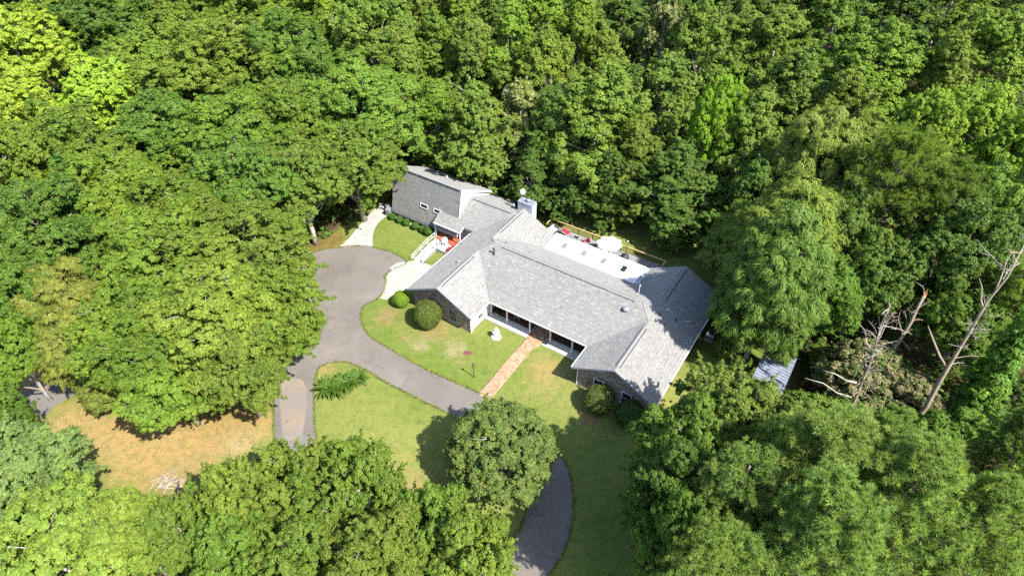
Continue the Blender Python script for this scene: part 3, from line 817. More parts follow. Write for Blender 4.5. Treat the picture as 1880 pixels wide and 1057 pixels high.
# ridge vents: a cap flanked by black strips, slot mesh plus painted shade line
def ridge_vent(p, q, z, w=0.36):
    dx, dy = (q[0] - p[0], q[1] - p[1]); L = math.hypot(dx, dy); nx_, ny_ = -dy / L * w / 2, dx / L * w / 2
    drop = SL * w / 2
    mb = MB()
    mb.add([(p[0] - nx_, p[1] - ny_, z - drop + 0.04), (q[0] - nx_, q[1] - ny_, z - drop + 0.04), (q[0], q[1], z + 0.045), (p[0], p[1], z + 0.045), (p[0] + nx_, p[1] + ny_, z - drop + 0.04), (q[0] + nx_, q[1] + ny_, z - drop + 0.04)],
           [(0, 1, 2, 3), (3, 2, 5, 4)])
    o = mb.build('ridge_vent', M['ridge'], house)
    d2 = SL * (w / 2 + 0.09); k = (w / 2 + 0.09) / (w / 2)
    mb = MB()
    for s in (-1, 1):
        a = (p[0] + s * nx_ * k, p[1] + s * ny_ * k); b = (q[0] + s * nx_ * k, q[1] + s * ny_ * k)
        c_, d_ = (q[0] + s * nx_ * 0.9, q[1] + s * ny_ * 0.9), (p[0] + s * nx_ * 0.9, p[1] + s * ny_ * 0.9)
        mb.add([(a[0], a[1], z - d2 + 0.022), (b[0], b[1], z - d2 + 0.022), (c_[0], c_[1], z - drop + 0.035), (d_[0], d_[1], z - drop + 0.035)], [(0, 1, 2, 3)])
    mb.build('vent_slot_shade', M['black'], o)
ZL, ZR, ZM = 5.014, 5.0, 5.702
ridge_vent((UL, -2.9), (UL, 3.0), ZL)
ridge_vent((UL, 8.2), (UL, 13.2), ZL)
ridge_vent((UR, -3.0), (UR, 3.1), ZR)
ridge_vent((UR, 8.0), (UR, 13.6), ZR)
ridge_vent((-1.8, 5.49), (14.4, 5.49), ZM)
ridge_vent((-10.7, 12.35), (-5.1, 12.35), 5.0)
def ridge_cap(p, q, w=0.26):
    mb = MB(); mb.bar(p, q, w, 0.05)
    return mb.build('ridge_cap', M['ridge'], house)
ridge_cap((-21.85, 10.42, 7.02), (-11.15, 10.42, 7.02))
for a, b in (((UL, 4.2, 5.02), (-2.86, 5.49, 5.72)), ((UL, 6.78, 5.02), (-2.86, 5.49, 5.72)), ((UR, 4.2, 5.01), (15.31, 5.49, 5.72)), ((UR, 6.78, 5.01), (15.31, 5.49, 5.72))):
    ridge_cap(a, b, 0.2)

# rake and eave trim
def trim(p, q, mat='fascia', w=0.05, h=0.2, name='fascia'):
    return MB().bar(p, q, w, h).build(name, M[mat], house)
for (u0, u1, uc, v0, z0, z1) in ((-8.6, 0.25, UL, -3.58, 2.7, ZL), (12.22, 21.02, UR, -3.58, 2.7, ZR)):
    trim((u0, v0, z0 - 0.09), (uc, v0, z1 - 0.09), 'trimgrey'); trim((uc, v0, z1 - 0.09), (u1, v0, z0 - 0.09), 'trimgrey')
for (u, va, vb2) in ((-8.64, -3.5, 8.5), (0.29, -3.5, -0.3), (12.18, -3.5, -0.3), (21.06, -3.5, 14.1)):
    trim((u, va, 2.63), (u, vb2, 2.63), 'white', 0.10, 0.12, 'gutter')
trim((0.3, -0.30, 2.63), (12.2, -0.30, 2.63), 'white', 0.10, 0.12, 'gutter')
trim((-14.1, 8.11, 2.38), (-9.95, 8.11, 2.38), 'white', 0.09, 0.16, 'gutter')
trim((-9.91, 8.1, 2.40), (-9.91, 8.85, 2.80), 'white', 0.05, 0.16)
# white rake boards of the annex gable facing the wing
trim((-11.07, 10.46, 6.88), (-11.07, 17.0, 3.22), 'white', 0.06, 0.24, 'rake_board')
trim((-11.07, 9.0, 0.95), (-11.07, 10.46, 6.9), 'white', 0.06, 0.2, 'rake_board')

# walls
def wall(pts, n, t, mat, name='wall'):
    """pts 3D outline of the outer face, n inward normal, t thickness"""
    mb = MB(); n = Vector(n)
    mb.prism([tuple(p) for p in pts], [tuple(Vector(p) + n * t) for p in pts])
    return mb.build(name, M[mat], house)
for (u0, u1, uc, zr) in ((-8.1, -0.3, UL, ZL), (12.75, 20.5, UR, ZR)):
    zz = lambda u: zr - SL * abs(u - uc) - 0.17
    wall([(u0, -3.1, 0), (u1, -3.1, 0), (u1, -3.1, zz(u1)), (uc, -3.1, zz(uc)), (u0, -3.1, zz(u0))], (0, 1, 0), 0.2, 'brick', 'brick_wall')
    vb2 = 13.4 if u0 < 0 else 13.8
    wall([(u0, vb2, 0), (u1, vb2, 0), (u1, vb2, zz(u1)), (uc, vb2, zz(uc)), (u0, vb2, zz(u0))], (0, -1, 0), 0.2, 'brick', 'brick_wall')
    h = zz(u0) - 0.01
    wall([(u0, -2.9, 0), (u0, vb2 - 0.2, 0), (u0, vb2 - 0.2, h), (u0, -2.9, h)], (1, 0, 0), 0.2, 'brick', 'brick_wall')
    wall([(u1, -2.9, 0), (u1, vb2 - 0.2, 0), (u1, vb2 - 0.2, h), (u1, -2.9, h)], (-1, 0, 0), 0.2, 'brick' if u0 > 0 else 'porchwall' if False else 'brick', 'brick_wall')
# pale boarded side of the left wing by the porch, corner boards
MB().box(-0.296, -3.0, 0.25, -0.25, 2.2, 2.55).build('siding', M['white'], house)
MB().box(-0.32, -3.16, 0.0, -0.22, -3.02, 2.5).build('corner_board', M['white'], house)
MB().box(12.68, -3.16, 0.0, 12.78, -3.02, 2.5).build('corner_board', M['white'], house)
wall([(-0.25, 2.3, 0), (12.75, 2.3, 0), (12.75, 2.3, 3.6), (-0.25, 2.3, 3.6)], (0, 1, 0), 0.2, 'brick', 'brick_wall')
wall([(-0.3, 10.8, 0), (12.75, 10.8, 0), (12.75, 10.8, 2.6), (-0.3, 10.8, 2.6)], (0, -1, 0), 0.2, 'white', 'wall')
# porch ceiling, slabs, posts
MB().box(-0.24, -0.1, 2.50, 12.7, 2.28, 2.54).build('porch_ceiling', M['fascia'], house)
MB().box(-0.24, -0.5, 0.0, 5.14, 2.28, 0.13).build('porch_slab', M['porch'], house)
MB().box(7.08, -0.5, 0.0, 12.7, 2.28, 0.13).build('porch_slab', M['porch'], house)
for u0, u1 in ((-0.22, 5.1), (7.12, 12.68)):
    MB().box(u0, 0.75, 0.131, u1, 2.27, 0.137).build('porch_inset', M['brickfloor'], house)
for u in (0.0, 2.1, 5.05, 7.6, 10.25):
    z0 = 0.13 if not 5.14 < u < 7.08 else 0.05
    p = MB().box(u - 0.075, 0.32, z0 + 0.12, u + 0.075, 0.47, 2.5).build('porch_post', M['white'], house)
    MB().box(u - 0.11, 0.29, z0, u + 0.11, 0.51, z0 + 0.12).build('post_base', M['white'], p)
    MB().box(u - 0.11, 0.29, 2.38, u + 0.11, 0.51, 2.495).build('post_cap', M['white'], p)

def window(c, n, w, h, cols, rows, frame='white', parent=house, up=Vector((0, 0, 1)), plain=False):
    """c centre on wall face, n outward normal"""
    c, n = Vector(c), Vector(n).normalized()
    a = up.cross(n).normalized(); b = n.cross(a).normalized()
    P = lambda x, y, d: c + a * x + b * y + n * d
    mb = MB()
    t = 0.07
    for x in (-w / 2, w / 2): mb.bar(P(x, -h / 2 - t / 2, 0.03), P(x, h / 2 + t / 2, 0.03), t, 0.06, n)
    for y in (-h / 2, h / 2): mb.bar(P(-w / 2 + t / 2, y, 0.03), P(w / 2 - t / 2, y, 0.03), t, 0.058, n)
    win = mb.build('window', M[frame], parent)
    if not plain:
      mb = MB(); mb.bar(P(-w / 2, 0, 0.032), P(w / 2, 0, 0.032), 0.05, 0.03, n); mb.build('meeting_rail', M[frame], win)
    if not plain:
      mb = MB(); mb.bar(P(-w / 2 - 0.12, -h / 2 - 0.06, 0.06), P(w / 2 + 0.12, -h / 2 - 0.06, 0.06), 0.06, 0.12, n); mb.build('sill', M[frame], win)
    for j in range(rows):
        for i in range(cols):
            x0, x1 = -w / 2 + 0.035 + i * (w - 0.07) / cols + 0.008, -w / 2 + 0.035 + (i + 1) * (w - 0.07) / cols - 0.008
            y0, y1 = -h / 2 + 0.035 + j * (h - 0.07) / rows + 0.008, -h / 2 + 0.035 + (j + 1) * (h - 0.07) / rows - 0.008
            mb = MB(); mb.add([P(x0, y0, 0.02), P(x1, y0, 0.02), P(x1, y1, 0.02), P(x0, y1, 0.02)], [(0, 1, 2, 3)])
            mb.build('pane', M['glass'], win)
    mb = MB(); mb.add([P(-w / 2, -h / 2, 0.012), P(w / 2, -h / 2, 0.012), P(w / 2, h / 2, 0.012), P(-w / 2, h / 2, 0.012)], [(0, 1, 2, 3)])
    mb.build('muntin_sheet', M[frame if frame == 'white' else 'trimgrey'], win)
    return win
window((18.05, -3.1, 1.35), (0, -1, 0), 1.0, 1.5, 2, 4)
window((15.05, -3.1, 1.35), (0, -1, 0), 1.0, 1.5, 2, 4)
window((-2.65, -3.1, 1.35), (0, -1, 0), 1.0, 1.5, 2, 4, 'trimgrey')
window((-5.8, -3.1, 1.35), (0, -1, 0), 1.0, 1.5, 2, 4, 'trimgrey')
window((-0.25, -1.35, 1.45), (1, 0, 0), 0.9, 1.1, 2, 2)
for u in (2.6, 9.0, 11.2): window((u, 2.3, 1.35), (0, -1, 0), 1.1, 1.6, 2, 4)
dr = MB().box(5.55, 2.24, 0.05, 6.65, 2.30, 2.15).build('front_door', M['redpaint'], house)
MB().box(6.5, 2.18, 1.0, 6.56, 2.24, 1.12).build('door_handle', M['galv'], dr)
# windows set in the steep annex front
nA = Vector((0, -SA, 1)).normalized(); upA = Vector((0, 1, SA)).normalized()
for u in (-16.58, -14.4):
    z = 3.16; window((u, 9.0 + (z - 1.0) / SA - 0.03, z), nA, 1.15, 0.52, 1, 1, up=upA, plain=True)

# annex body
MB().box(-21.6, 9.3, 0.0, -11.4, 16.5, 1.6).build('wall', M['brick'], house)
wall([(-11.2, 9.35, 0.0), (-11.2, 16.6, 0.0), (-11.2, 16.6, 3.0), (-11.2, 10.44, 6.75), (-11.2, 10.2, 5.6)], (-1, 0, 0), 0.15, 'white', 'gable_wall')
wall([(-21.7, 9.35, 0.0), (-21.7, 16.6, 0.0), (-21.7, 16.6, 3.0), (-21.7, 10.44, 6.75), (-21.7, 10.2, 5.6)], (1, 0, 0), 0.15, 'white', 'gable_wall')
# entry porch under the link roof
MB().box(-11.0, 9.35, 0.0, -8.15, 9.5, 2.85).build('wall', M['fascia'], house)
MB().box(-14.0, 9.3, 0.0, -12.9, 9.45, 2.5).build('wall', M['brick'], house)
MB().box(-12.9, 9.3, 2.2, -11.0, 9.42, 2.6).build('wall', M['brick'], house)
dr = MB().box(-12.4, 9.32, 0.45, -11.5, 9.38, 2.25).build('entry_door', M['trimgrey'], house)
MB().box(-11.68, 9.27, 1.4, -11.62, 9.32, 1.52).build('door_handle', M['galv'], dr)
MB().box(-8.7, 16.2, 0.0, -8.2, 16.9, 2.4).build('wall', M['fascia'], house)
MB().box(-13.6, 7.6, 0.0, -9.0, 9.3, 0.46).build('stoop', M['terra'], house)
MB().box(-10.85, 6.1, 0.0, -9.0, 7.59, 0.455).build('stoop', M['terra'], house)
for u in (-13.95, -10.1):
    MB().box(u - 0.06, 8.2, 0.0, u + 0.06, 8.32, 2.3).build('porch_post', M['white'], house)

# chimney
ch = MB().box(-5.15, 13.86, 0.0, -3.1, 14.92, 5.65).build('chimney', M['stucco'], house)
MB().box(-5.20, 13.81, 5.65, -3.05, 14.97, 5.71).build('cap', M['galv'], ch)
MB().lathe([(0.2, 0), (0.2, 0.26), (0.26, 0.28), (0.26, 0.34), (0.05, 0.38)], (-4.0, 14.4, 5.71), 14).build('flue', M['galv'], ch, True)

# low white roof over the sunroom with four skylights
MB().box(0.6, 10.95, 0.0, 12.1, 13.6, 2.85).build('sunroom', M['white'], house)
sr = MB().box(0.45, 10.6, 2.90, 12.25, 13.9, 3.05).build('sunroom_roof', M['roofwhite'], house)
MB().box(12.26, 10.5, 2.86, 12.72, 13.95, 3.02).build('flashing', M['trimgrey'], sr)
MB().box(0.4, 13.9, 2.86, 12.3, 13.96, 3.07).build('drip_edge', M['white'], sr)
for u in (10.95, 11.2): MB().box(u, 10.95, 3.052, u + 0.03, 13.88, 3.08).build('seam', M['galv'], sr)
for i, u in enumerate((2.52, 5.12, 7.68, 10.25)):
    sk = MB().box(u - 0.36, 11.6, 3.05, u + 0.36, 12.78, 3.13).build('skylight', M['roofwhite'], house)
    MB().box(u - 0.30, 11.66, 3.13, u + 0.30, 12.72, 3.145).build('pane', M['skyglass' if i < 3 else 'glass'], sk)

# roof vents and pipes
def vent_box(u, v, zf):
    z = zf(u, v)
    o = MB().box(u - 0.17, v - 0.17, z - 0.12, u + 0.17, v + 0.17, z + 0.17).build('roof_vent', M['galv'], house, bevel=0.03)
    MB().box(u - 0.26, v - 0.26, z - 0.09, u + 0.26, v + 0.26, z - 0.085 + 0.0).build('flange', M['galv'], o)
for u, v, zf in ((-5.21, 1.68, zLl), (-7.9, 6.04, zLl), (10.47, 7.27, zMb), (17.46, 6.96, zRr)):
    vent_box(u, v, zf)
def vent_pipe(u, v, zf, h, r, mat, cap=False):
    z = zf(u, v)
    o = MB().lathe([(r, -0.1), (r, h)], (u, v, z), 10).build('vent_pipe', M[mat], house, False)
    MB().lathe([(r * 2.4, -0.04), (r * 1.1, 0.10)], (u, v, z), 10).build('boot', M['dark'], o)
    if cap: MB().lathe([(r * 1.8, h - 0.06), (r * 1.8, h + 0.02), (r * 0.3, h + 0.12)], (u, v, z), 10).build('rain_cap', M[mat], o)
vent_pipe(-2.23, 4.36, zMf, 0.75, 0.08, 'dark', True)
vent_pipe(14.17, 6.91, zMb, 1.5, 0.035, 'white', True)
vent_pipe(17.13, 5.69, zRr, 0.35, 0.05, 'dark')
vent_pipe(18.57, 6.68, zRr, 0.35, 0.05, 'dark')
vent_pipe(-2.2, 6.83, zMb, 0.45, 0.05, 'galv')
vent_pipe(1.01, 6.75, zMb, 0.45, 0.05, 'galv')
vent_pipe(-15.96, 13.75, zAb, 0.5, 0.06, 'white')
z = zMf(14.04, 4.18)
o = MB().lathe([(0.18, -0.15), (0.18, 0.12), (0.30, 0.16), (0.34, 0.28), (0.26, 0.38), (0.05, 0.42)], (14.04, 4.18, z), 16).build('turbine_vent', M['galv'], house, True)

# satellite dish on the chimney
dish = empty('satellite_dish', uvw(-4.95, 14.7, 5.71), YAW, 'small pale satellite dish mounted on the chimney corner', 'satellite dish')
MB().tube([(0, 0, 0), (0, 0, 0.5), (-0.08, 0.02, 0.75)], 0.025, 8).build('mast', M['galv'], dish)
mb = MB(); N_ = 18
ax = Vector((0.75, -0.45, 0.5)).normalized(); e1 = ax.cross(Vector((0, 0, 1))).normalized(); e2 = e1.cross(ax)
cc = Vector((-0.05, 0.0, 0.95))
rings = [(0.0, 0.0), (0.15, 0.01), (0.27, 0.045), (0.38, 0.09)]
vsd = [cc]; fsd = []
for r, d in rings[1:]:
    for k in range(N_):
        t = 2 * math.pi * k / N_
        vsd.append(cc + ax * d + (e1 * math.cos(t) + e2 * math.sin(t) * 1.08) * r)
for k in range(N_): fsd.append((0, 1 + k, 1 + (k + 1) % N_))
for j in range(2):
    for k in range(N_): fsd.append((1 + j * N_ + k, 1 + (j + 1) * N_ + k, 1 + (j + 1) * N_ + (k + 1) % N_, 1 + j * N_ + (k + 1) % N_))
mb.add(vsd, fsd); mb.build('reflector', M['dishgrey'], dish, True)
MB().tube([cc - e2 * 0.4 + ax * 0.08, cc + ax * 0.5 - e2 * 0.1], 0.018, 6).build('feed_arm', M['galv'], dish)
MB().tube([cc + ax * 0.45 - e2 * 0.1, cc + ax * 0.58 - e2 * 0.06], 0.045, 8).build('receiver', M['galv'], dish)

# ------------------------------------------------------------------ ramp and entry furniture
ramp = empty('access_ramp', uvw(-12.9, 4.6), YAW, 'pale grey wheelchair ramp with white handrails up to the side entry', 'ramp')
mb = MB(); mb.prism([(-0.65, -1.4, 0.06), (0.7, -1.4, 0.06), (0.7, 1.45, 0.45), (-0.65, 1.45, 0.45)], [(-0.65, -1.4, 0), (0.7, -1.4, 0), (0.7, 1.45, 0), (-0.65, 1.45, 0)])
mb.build('ramp_slope', M['landing'], ramp)
MB().box(-0.65, 1.46, 0, 2.04, 2.99, 0.45).build('landing', M['landing'], ramp)
MB().box(0.62, -1.38, 0.1, 0.70, 1.40, 0.52).build('kerb_board', M['fascia'], ramp)
for h1, h2 in ((0.98, 1.42), (0.58, 1.0)):
    MB().tube([(-0.62, -1.75, h1 - 0.08), (-0.62, 1.45, h2), (-0.62, 2.95, h2)], 0.03, 8).build('handrail', M['white'], ramp)
for y, h in ((-1.3, 1.0), (0.1, 1.22), (1.45, 1.42), (2.9, 1.42)):
    MB().tube([(-0.62, y, 0.05), (-0.62, y, h)], 0.032, 8).build('rail_post', M['white'], ramp)
MB().tube([(-0.62, -1.75, 0.5), (-0.62, -1.75, 0.9)], 0.03, 8).build('rail_return', M['white'], ramp)
pl = empty('walkway_lamp', uvw(-11.85, 5.85), YAW, 'thin dark post lamp standing beside the grey ramp landing', 'lamp')
MB().tube([(0, 0, 0), (0, 0, 1.35)], 0.03, 8).build('post', M['dark'], pl)
MB().lathe([(0.05, 1.35), (0.10, 1.45), (0.10, 1.52), (0.02, 1.6)], (0, 0, 0), 10).build('lamp_head', M['dark'], pl)
mat_o = empty('rust_mat', uvw(-12.3, 3.55), YAW, 'small rust brown mat on the apron at the foot of the ramp', 'mat')
MB().box(-0.35, -0.2, 0.0, 0.35, 0.2, 0.055).build('pile', M['plate'], mat_o, bevel=0.01)
MB().box(-0.39, -0.24, 0.0, 0.39, 0.24, 0.045).build('border', M['soil'], mat_o)

def garden_chair(loc, rz, matn, label, z0=0.46):
    t = empty('garden_chair', uvw(*loc, z0), YAW + rz, label, 'chair', 'garden chairs on the porches')
    MB().box(-0.27, -0.25, 0.38, 0.27, 0.27, 0.44).build('seat', M[matn], t, bevel=0.015)
    mb = MB()
    pts = []
    for k in range(9):
        a = math.pi * k / 8
        pts.append((0.29 * math.cos(a), 0.22 + 0.10 * math.sin(a), 0.80 + 0.10 * math.sin(a)))
    mb.tube(pts, 0.035, 6)
    for k in range(2, 7):
        a = math.pi * k / 8
        mb.bar((0.22 * math.cos(a), 0.25, 0.43), (0.29 * math.cos(a), 0.22 + 0.10 * math.sin(a), 0.80 + 0.10 * math.sin(a)), 0.07, 0.02, (0, 1, 0))
    mb.build('backrest', M[matn], t)
    for s in (-1, 1):
        MB().tube([(0.29 * s, 0.22, 0.80), (0.32 * s, -0.05, 0.64), (0.31 * s, -0.26, 0.60)], 0.035, 6).build('armrest', M[matn], t)
        MB().tube([(0.26 * s, -0.22, 0.40), (0.31 * s, -0.27, 0.0)], [0.03, 0.022], 6).build('leg', M[matn], t)
        MB().tube([(0.26 * s, 0.24, 0.40), (0.29 * s, 0.32, 0.0)], [0.03, 0.022], 6).build('leg', M[matn], t)
    return t
garden_chair((-11.75, 7.25), 0.6, 'fount', 'white plastic garden chair on the rust red entry stoop')
garden_chair((-10.45, 6.55), -1.2, 'redpaint', 'red garden chair on the entry stoop, nearer the ramp')
garden_chair((-10.2, 7.35), -1.3, 'redpaint', 'red garden chair on the entry stoop, nearer the entry door')
st = empty('stoop_railing', uvw(-9.35, 6.9, 0.455), YAW, 'low white railing along the roof side of the red entry stoop', 'railing')
MB().bar((0, -0.75, 0.8), (0, 0.75, 0.8), 0.06, 0.05).build('top_rail', M['white'], st)
for k in range(4): MB().box(-0.025, -0.72 + k * 0.48 - 0.02, 0, 0.025, -0.72 + k * 0.48 + 0.02, 0.78).build('post', M['white'], st)

# bins by the annex corner
for du, dv, lab, rz in ((-22.35, 8.7, 'grey green wheeled bin at the annex corner, nearer the shrubs', 0.2), (-22.9, 9.4, 'grey green wheeled bin at the annex corner, farther from the shrubs', -0.3)):
    b_ = empty('wheeled_bin', uvw(du, dv), YAW + rz, lab, 'bin', 'wheeled bins at the annex')
    mb = MB(); mb.prism([(-0.3, -0.34, 0.95), (0.3, -0.34, 0.95), (0.3, 0.34, 0.95), (-0.3, 0.34, 0.95)], [(-0.23, -0.26, 0.06), (0.23, -0.26, 0.06), (0.23, 0.26, 0.06), (-0.23, 0.26, 0.06)]); mb.build('body', M['bin'], b_)
    mb = MB(); mb.prism([(-0.3, -0.36, 1.02), (0.3, -0.36, 1.02), (0.3, 0.38, 1.07), (-0.3, 0.38, 1.07)], [(-0.32, -0.38, 0.955), (0.32, -0.38, 0.955), (0.32, 0.40, 0.955), (-0.32, 0.40, 0.955)]); mb.build('lid', M['galv'], b_)
    for s in (-1, 1):
        w = MB().tube([(0.24 * s, 0.28, 0.12), (0.30 * s, 0.28, 0.12)], 0.12, 10).build('wheel', M['dark'], b_)

# pale stones between the foundation shrubs
for i, u in enumerate((-21.0, -19.75, -18.35, -16.9)):
    s_ = MB(); rr = random.Random(i)
    pts = [(0.42 * math.cos(a) * rr.uniform(0.8, 1.1), 0.2 * math.sin(a) * rr.uniform(0.8, 1.1)) for a in [2 * math.pi * k / 9 for k in range(9)]]
    s_.prism([(x * 0.8, y * 0.8, 0.14) for x, y in pts], [(x, y, 0) for x, y in pts])
    o = s_.build('edging_stone', M['stone'], None, bevel=0.02)
    o.location = uvw(u, 8.62, 0.0); o.rotation_euler = (0, 0, YAW + rr.uniform(-0.2, 0.2))
    tag(o, ('leftmost', 'second from left', 'third from left', 'rightmost')[i] + ' pale flat stone between the shrubs along the annex', 'stone', 'pale stones along the annex')

# ------------------------------------------------------------------ deck
deck = empty('timber_deck', uvw(0, 16), YAW, 'grey boarded rear deck with yellow timber handrail behind the white roof', 'deck')
mb = MB()
y = -2.05
while y < 2.1:
    mb.box(-2.65, y, 0.44, 13.1, y + 0.13, 0.48); y += 0.14
tag(mb.build('deck_boards', M['deckb'], deck), kind='stuff')
MB().box(-2.6, -2.0, 0.2, 13.05, 2.05, 0.43).build('joist_frame', M['wood'], deck)
RV = 2.13
MB().box(-2.72, RV - 0.07, 1.42, 13.18, RV + 0.07, 1.46).build('handrail', M['wood'], deck)
MB().box(-2.72, 0.9, 1.42, -2.58, RV - 0.075, 1.46).build('handrail', M['wood'], deck)
MB().box(13.04, 1.2, 1.42, 13.18, RV - 0.075, 1.46).build('handrail', M['wood'], deck)
MB().box(-2.65, RV - 0.02, 0.55, 13.1, RV + 0.02, 0.63).build('bottom_rail', M['wood'], deck)
MB().box(-2.65, RV - 0.02, 1.30, 13.1, RV + 0.02, 1.38).build('upper_rail', M['wood'], deck)
mb = MB()
x = -2.5
while x < 13.05:
    mb.box(x - 0.012, RV - 0.012, 0.63, x + 0.012, RV + 0.012, 1.30); x += 0.13
tag(mb.build('balusters', M['dark'], deck), kind='stuff')
for x in (-2.65, -0.7, 1.3, 3.3, 5.3, 7.25, 9.2, 11.15, 13.11):
    MB().box(x - 0.05, RV + 0.03, 0.0, x + 0.05, RV + 0.12, 1.41).build('post', M['wood'], deck)
DZ = 0.48
def lounge_chair(u, v, rz, label):
    t = empty('lounge_chair', uvw(u, v, DZ), YAW + rz, label, 'armchair', 'red cushioned armchairs on the deck')
    MB().box(-0.40, -0.40, 0.12, 0.40, 0.40, 0.30).build('frame', M['greyw'], t, bevel=0.02)
    for s in (-1, 1):
        MB().box(0.42 * s - 0.06, -0.42, 0.10, 0.42 * s + 0.06, 0.42, 0.60).build('armrest', M['greyw'], t, bevel=0.02)
    MB().box(-0.48, 0.40, 0.10, 0.48, 0.52, 0.85).build('back_frame', M['greyw'], t, bevel=0.02)
    MB().box(-0.34, -0.40, 0.31, 0.34, 0.26, 0.46).build('seat_cushion', M['red'], t, bevel=0.04)
    mb = MB(); mb.prism([(-0.34, 0.38, 0.95), (0.34, 0.38, 0.95), (0.34, 0.28, 0.47), (-0.34, 0.28, 0.47)], [(-0.34, 0.24, 0.95), (0.34, 0.24, 0.95), (0.34, 0.14, 0.47), (-0.34, 0.14, 0.47)])
    mb.build('back_cushion', M['red'], t, bevel=0.03)
    for sx in (-1, 1):
        for sy in (-1, 1): MB().box(0.38 * sx - 0.03, 0.36 * sy - 0.03, 0, 0.38 * sx + 0.03, 0.36 * sy + 0.03, 0.12).build('leg', M['dark'], t)
lounge_chair(0.0, 17.2, 1.3, 'grey wicker armchair with red cushions at the chimney end of the deck')
lounge_chair(3.15, 17.0, -1.2, 'grey wicker armchair with red cushions beside the umbrella on the deck')
ct = empty('coffee_table', uvw(1.6, 17.05, DZ), YAW, 'low grey coffee table between the two red armchairs', 'table')
MB().box(-0.6, -0.38, 0.36, 0.6, 0.38, 0.42).build('top', M['greyw'], ct, bevel=0.01)
MB().box(-0.35, -0.2, 0.42, 0.35, 0.2, 0.425).build('glass_inset', M['glass'], ct)
MB().box(-0.5, -0.3, 0.16, 0.5, 0.3, 0.20).build('shelf', M['greyw'], ct)
for sx in (-1, 1):
    for sy in (-1, 1): MB().box(0.54 * sx - 0.04, 0.32 * sy - 0.04, 0, 0.54 * sx + 0.04, 0.32 * sy + 0.04, 0.36).build('leg', M['wood'], ct)
so = empty('wicker_sofa', uvw(-1.7, 16.6, DZ), YAW - 0.1, 'dark wicker sofa with grey cushions at the chimney end of the deck', 'sofa')
MB().box(-0.45, -0.9, 0.08, 0.45, 0.9, 0.3).build('frame', M['wicker'], so, bevel=0.02)
MB().box(-0.5, -0.9, 0.3, -0.38, 0.9, 0.8).build('backrest', M['wicker'], so, bevel=0.02)
for s in (-1, 1):
    MB().box(-0.36, 0.92 * s - 0.07, 0.1, 0.45, 0.92 * s + 0.07, 0.58).build('armrest', M['wicker'], so, bevel=0.02)
    MB().box(-0.34, 0.42 * s - 0.40, 0.305, 0.42, 0.42 * s + 0.40, 0.44).build('seat_cushion', M['landing'], so, bevel=0.04)
    MB().box(-0.36, 0.42 * s - 0.40, 0.45, -0.2, 0.42 * s + 0.40, 0.85).build('back_cushion', M['landing'], so, bevel=0.04)

um = empty('patio_umbrella', uvw(6.45, 16.35, DZ), YAW, 'cream eight sided patio umbrella open over the deck', 'umbrella')
MB().lathe([(0.32, 0), (0.32, 0.06), (0.06, 0.10), (0.05, 0.35)], (0, 0, 0), 16).build('base', M['fount'], um, True)
MB().tube([(0, 0, 0.1), (0, 0, 2.62)], 0.028, 8).build('pole', M['wood'], um)
UR_ = 1.62
ring = [(UR_ * math.cos(math.pi / 4 * k + 0.2), UR_ * math.sin(math.pi / 4 * k + 0.2)) for k in range(8)]
for k in range(8):
    a, b = ring[k], ring[(k + 1) % 8]
    mb = MB(); vv, ff = [], []
    n1_, n2_ = 6, 4
    for i in range(n1_ + 1):
        t = 0.12 + 0.88 * i / n1_
        for j in range(n2_ + 1):
            s_ = j / n2_
            x, y_ = a[0] * (1 - s_) + b[0] * s_, a[1] * (1 - s_) + b[1] * s_
            sag = 0.09 * math.sin(math.pi * s_) * t * t
            inw = 1 - 0.05 * math.sin(math.pi * s_) * t
            vv.append((x * t * inw, y_ * t * inw, 2.55 - 0.62 * t ** 1.15 - sag * 0.6))
    for i in range(n1_):
        for j in range(n2_):
            q = i * (n2_ + 1) + j
            ff.append((q, q + 1, q + n2_ + 2, q + n2_ + 1))
    mb.add(vv, ff); o = mb.build('canopy_panel', M['cream'], um, True)
    MB().tube([(a[0] * 0.05, a[1] * 0.05, 2.50), (a[0] * 0.99, a[1] * 0.99, 1.90)], 0.013, 5).build('rib', M['wood'], um)
mb = MB(); mb.lathe([(0.42, 2.50), (0.2, 2.60), (0.02, 2.66)], (0, 0, 0), 8); mb.build('vent_cap', M['cream'], um)
MB().lathe([(0.03, 2.66), (0.04, 2.70), (0.01, 2.76)], (0, 0, 0), 8).build('finial', M['wood'], um)
dt = empty('dining_table', uvw(5.75, 16.2, DZ), YAW, 'round dark dining table in the shade of the umbrella', 'table')
MB().lathe([(0.62, 0.68), (0.65, 0.70), (0.65, 0.72), (0.6, 0.73)], (0, 0, 0), 24).build('top', M['wicker'], dt, True)
for k in range(4):
    a = math.pi / 4 + math.pi / 2 * k
    MB().tube([(0.3 * math.cos(a), 0.3 * math.sin(a), 0.68), (0.5 * math.cos(a), 0.5 * math.sin(a), 0)], 0.025, 6).build('leg', M['dark'], dt)
for (u, v, rz, lab) in ((4.75, 16.35, 1.5, 'dark wicker dining chair at the round table, on the armchair side'), (5.6, 17.2, 0.0, 'dark wicker dining chair at the round table, by the timber rail')):
    t = empty('dining_chair', uvw(u, v, DZ), YAW + rz, lab, 'chair', 'dining chairs on the deck')
    MB().box(-0.24, -0.24, 0.40, 0.24, 0.24, 0.46).build('seat', M['wicker'], t, bevel=0.01)
    MB().box(-0.24, 0.22, 0.46, 0.24, 0.27, 0.95).build('backrest', M['wicker'], t, bevel=0.01)
    for sx in (-1, 1):
        for sy in (-1, 1): MB().box(0.21 * sx - 0.02, 0.21 * sy - 0.02, 0, 0.21 * sx + 0.02, 0.21 * sy + 0.02, 0.40).build('leg', M['dark'], t)
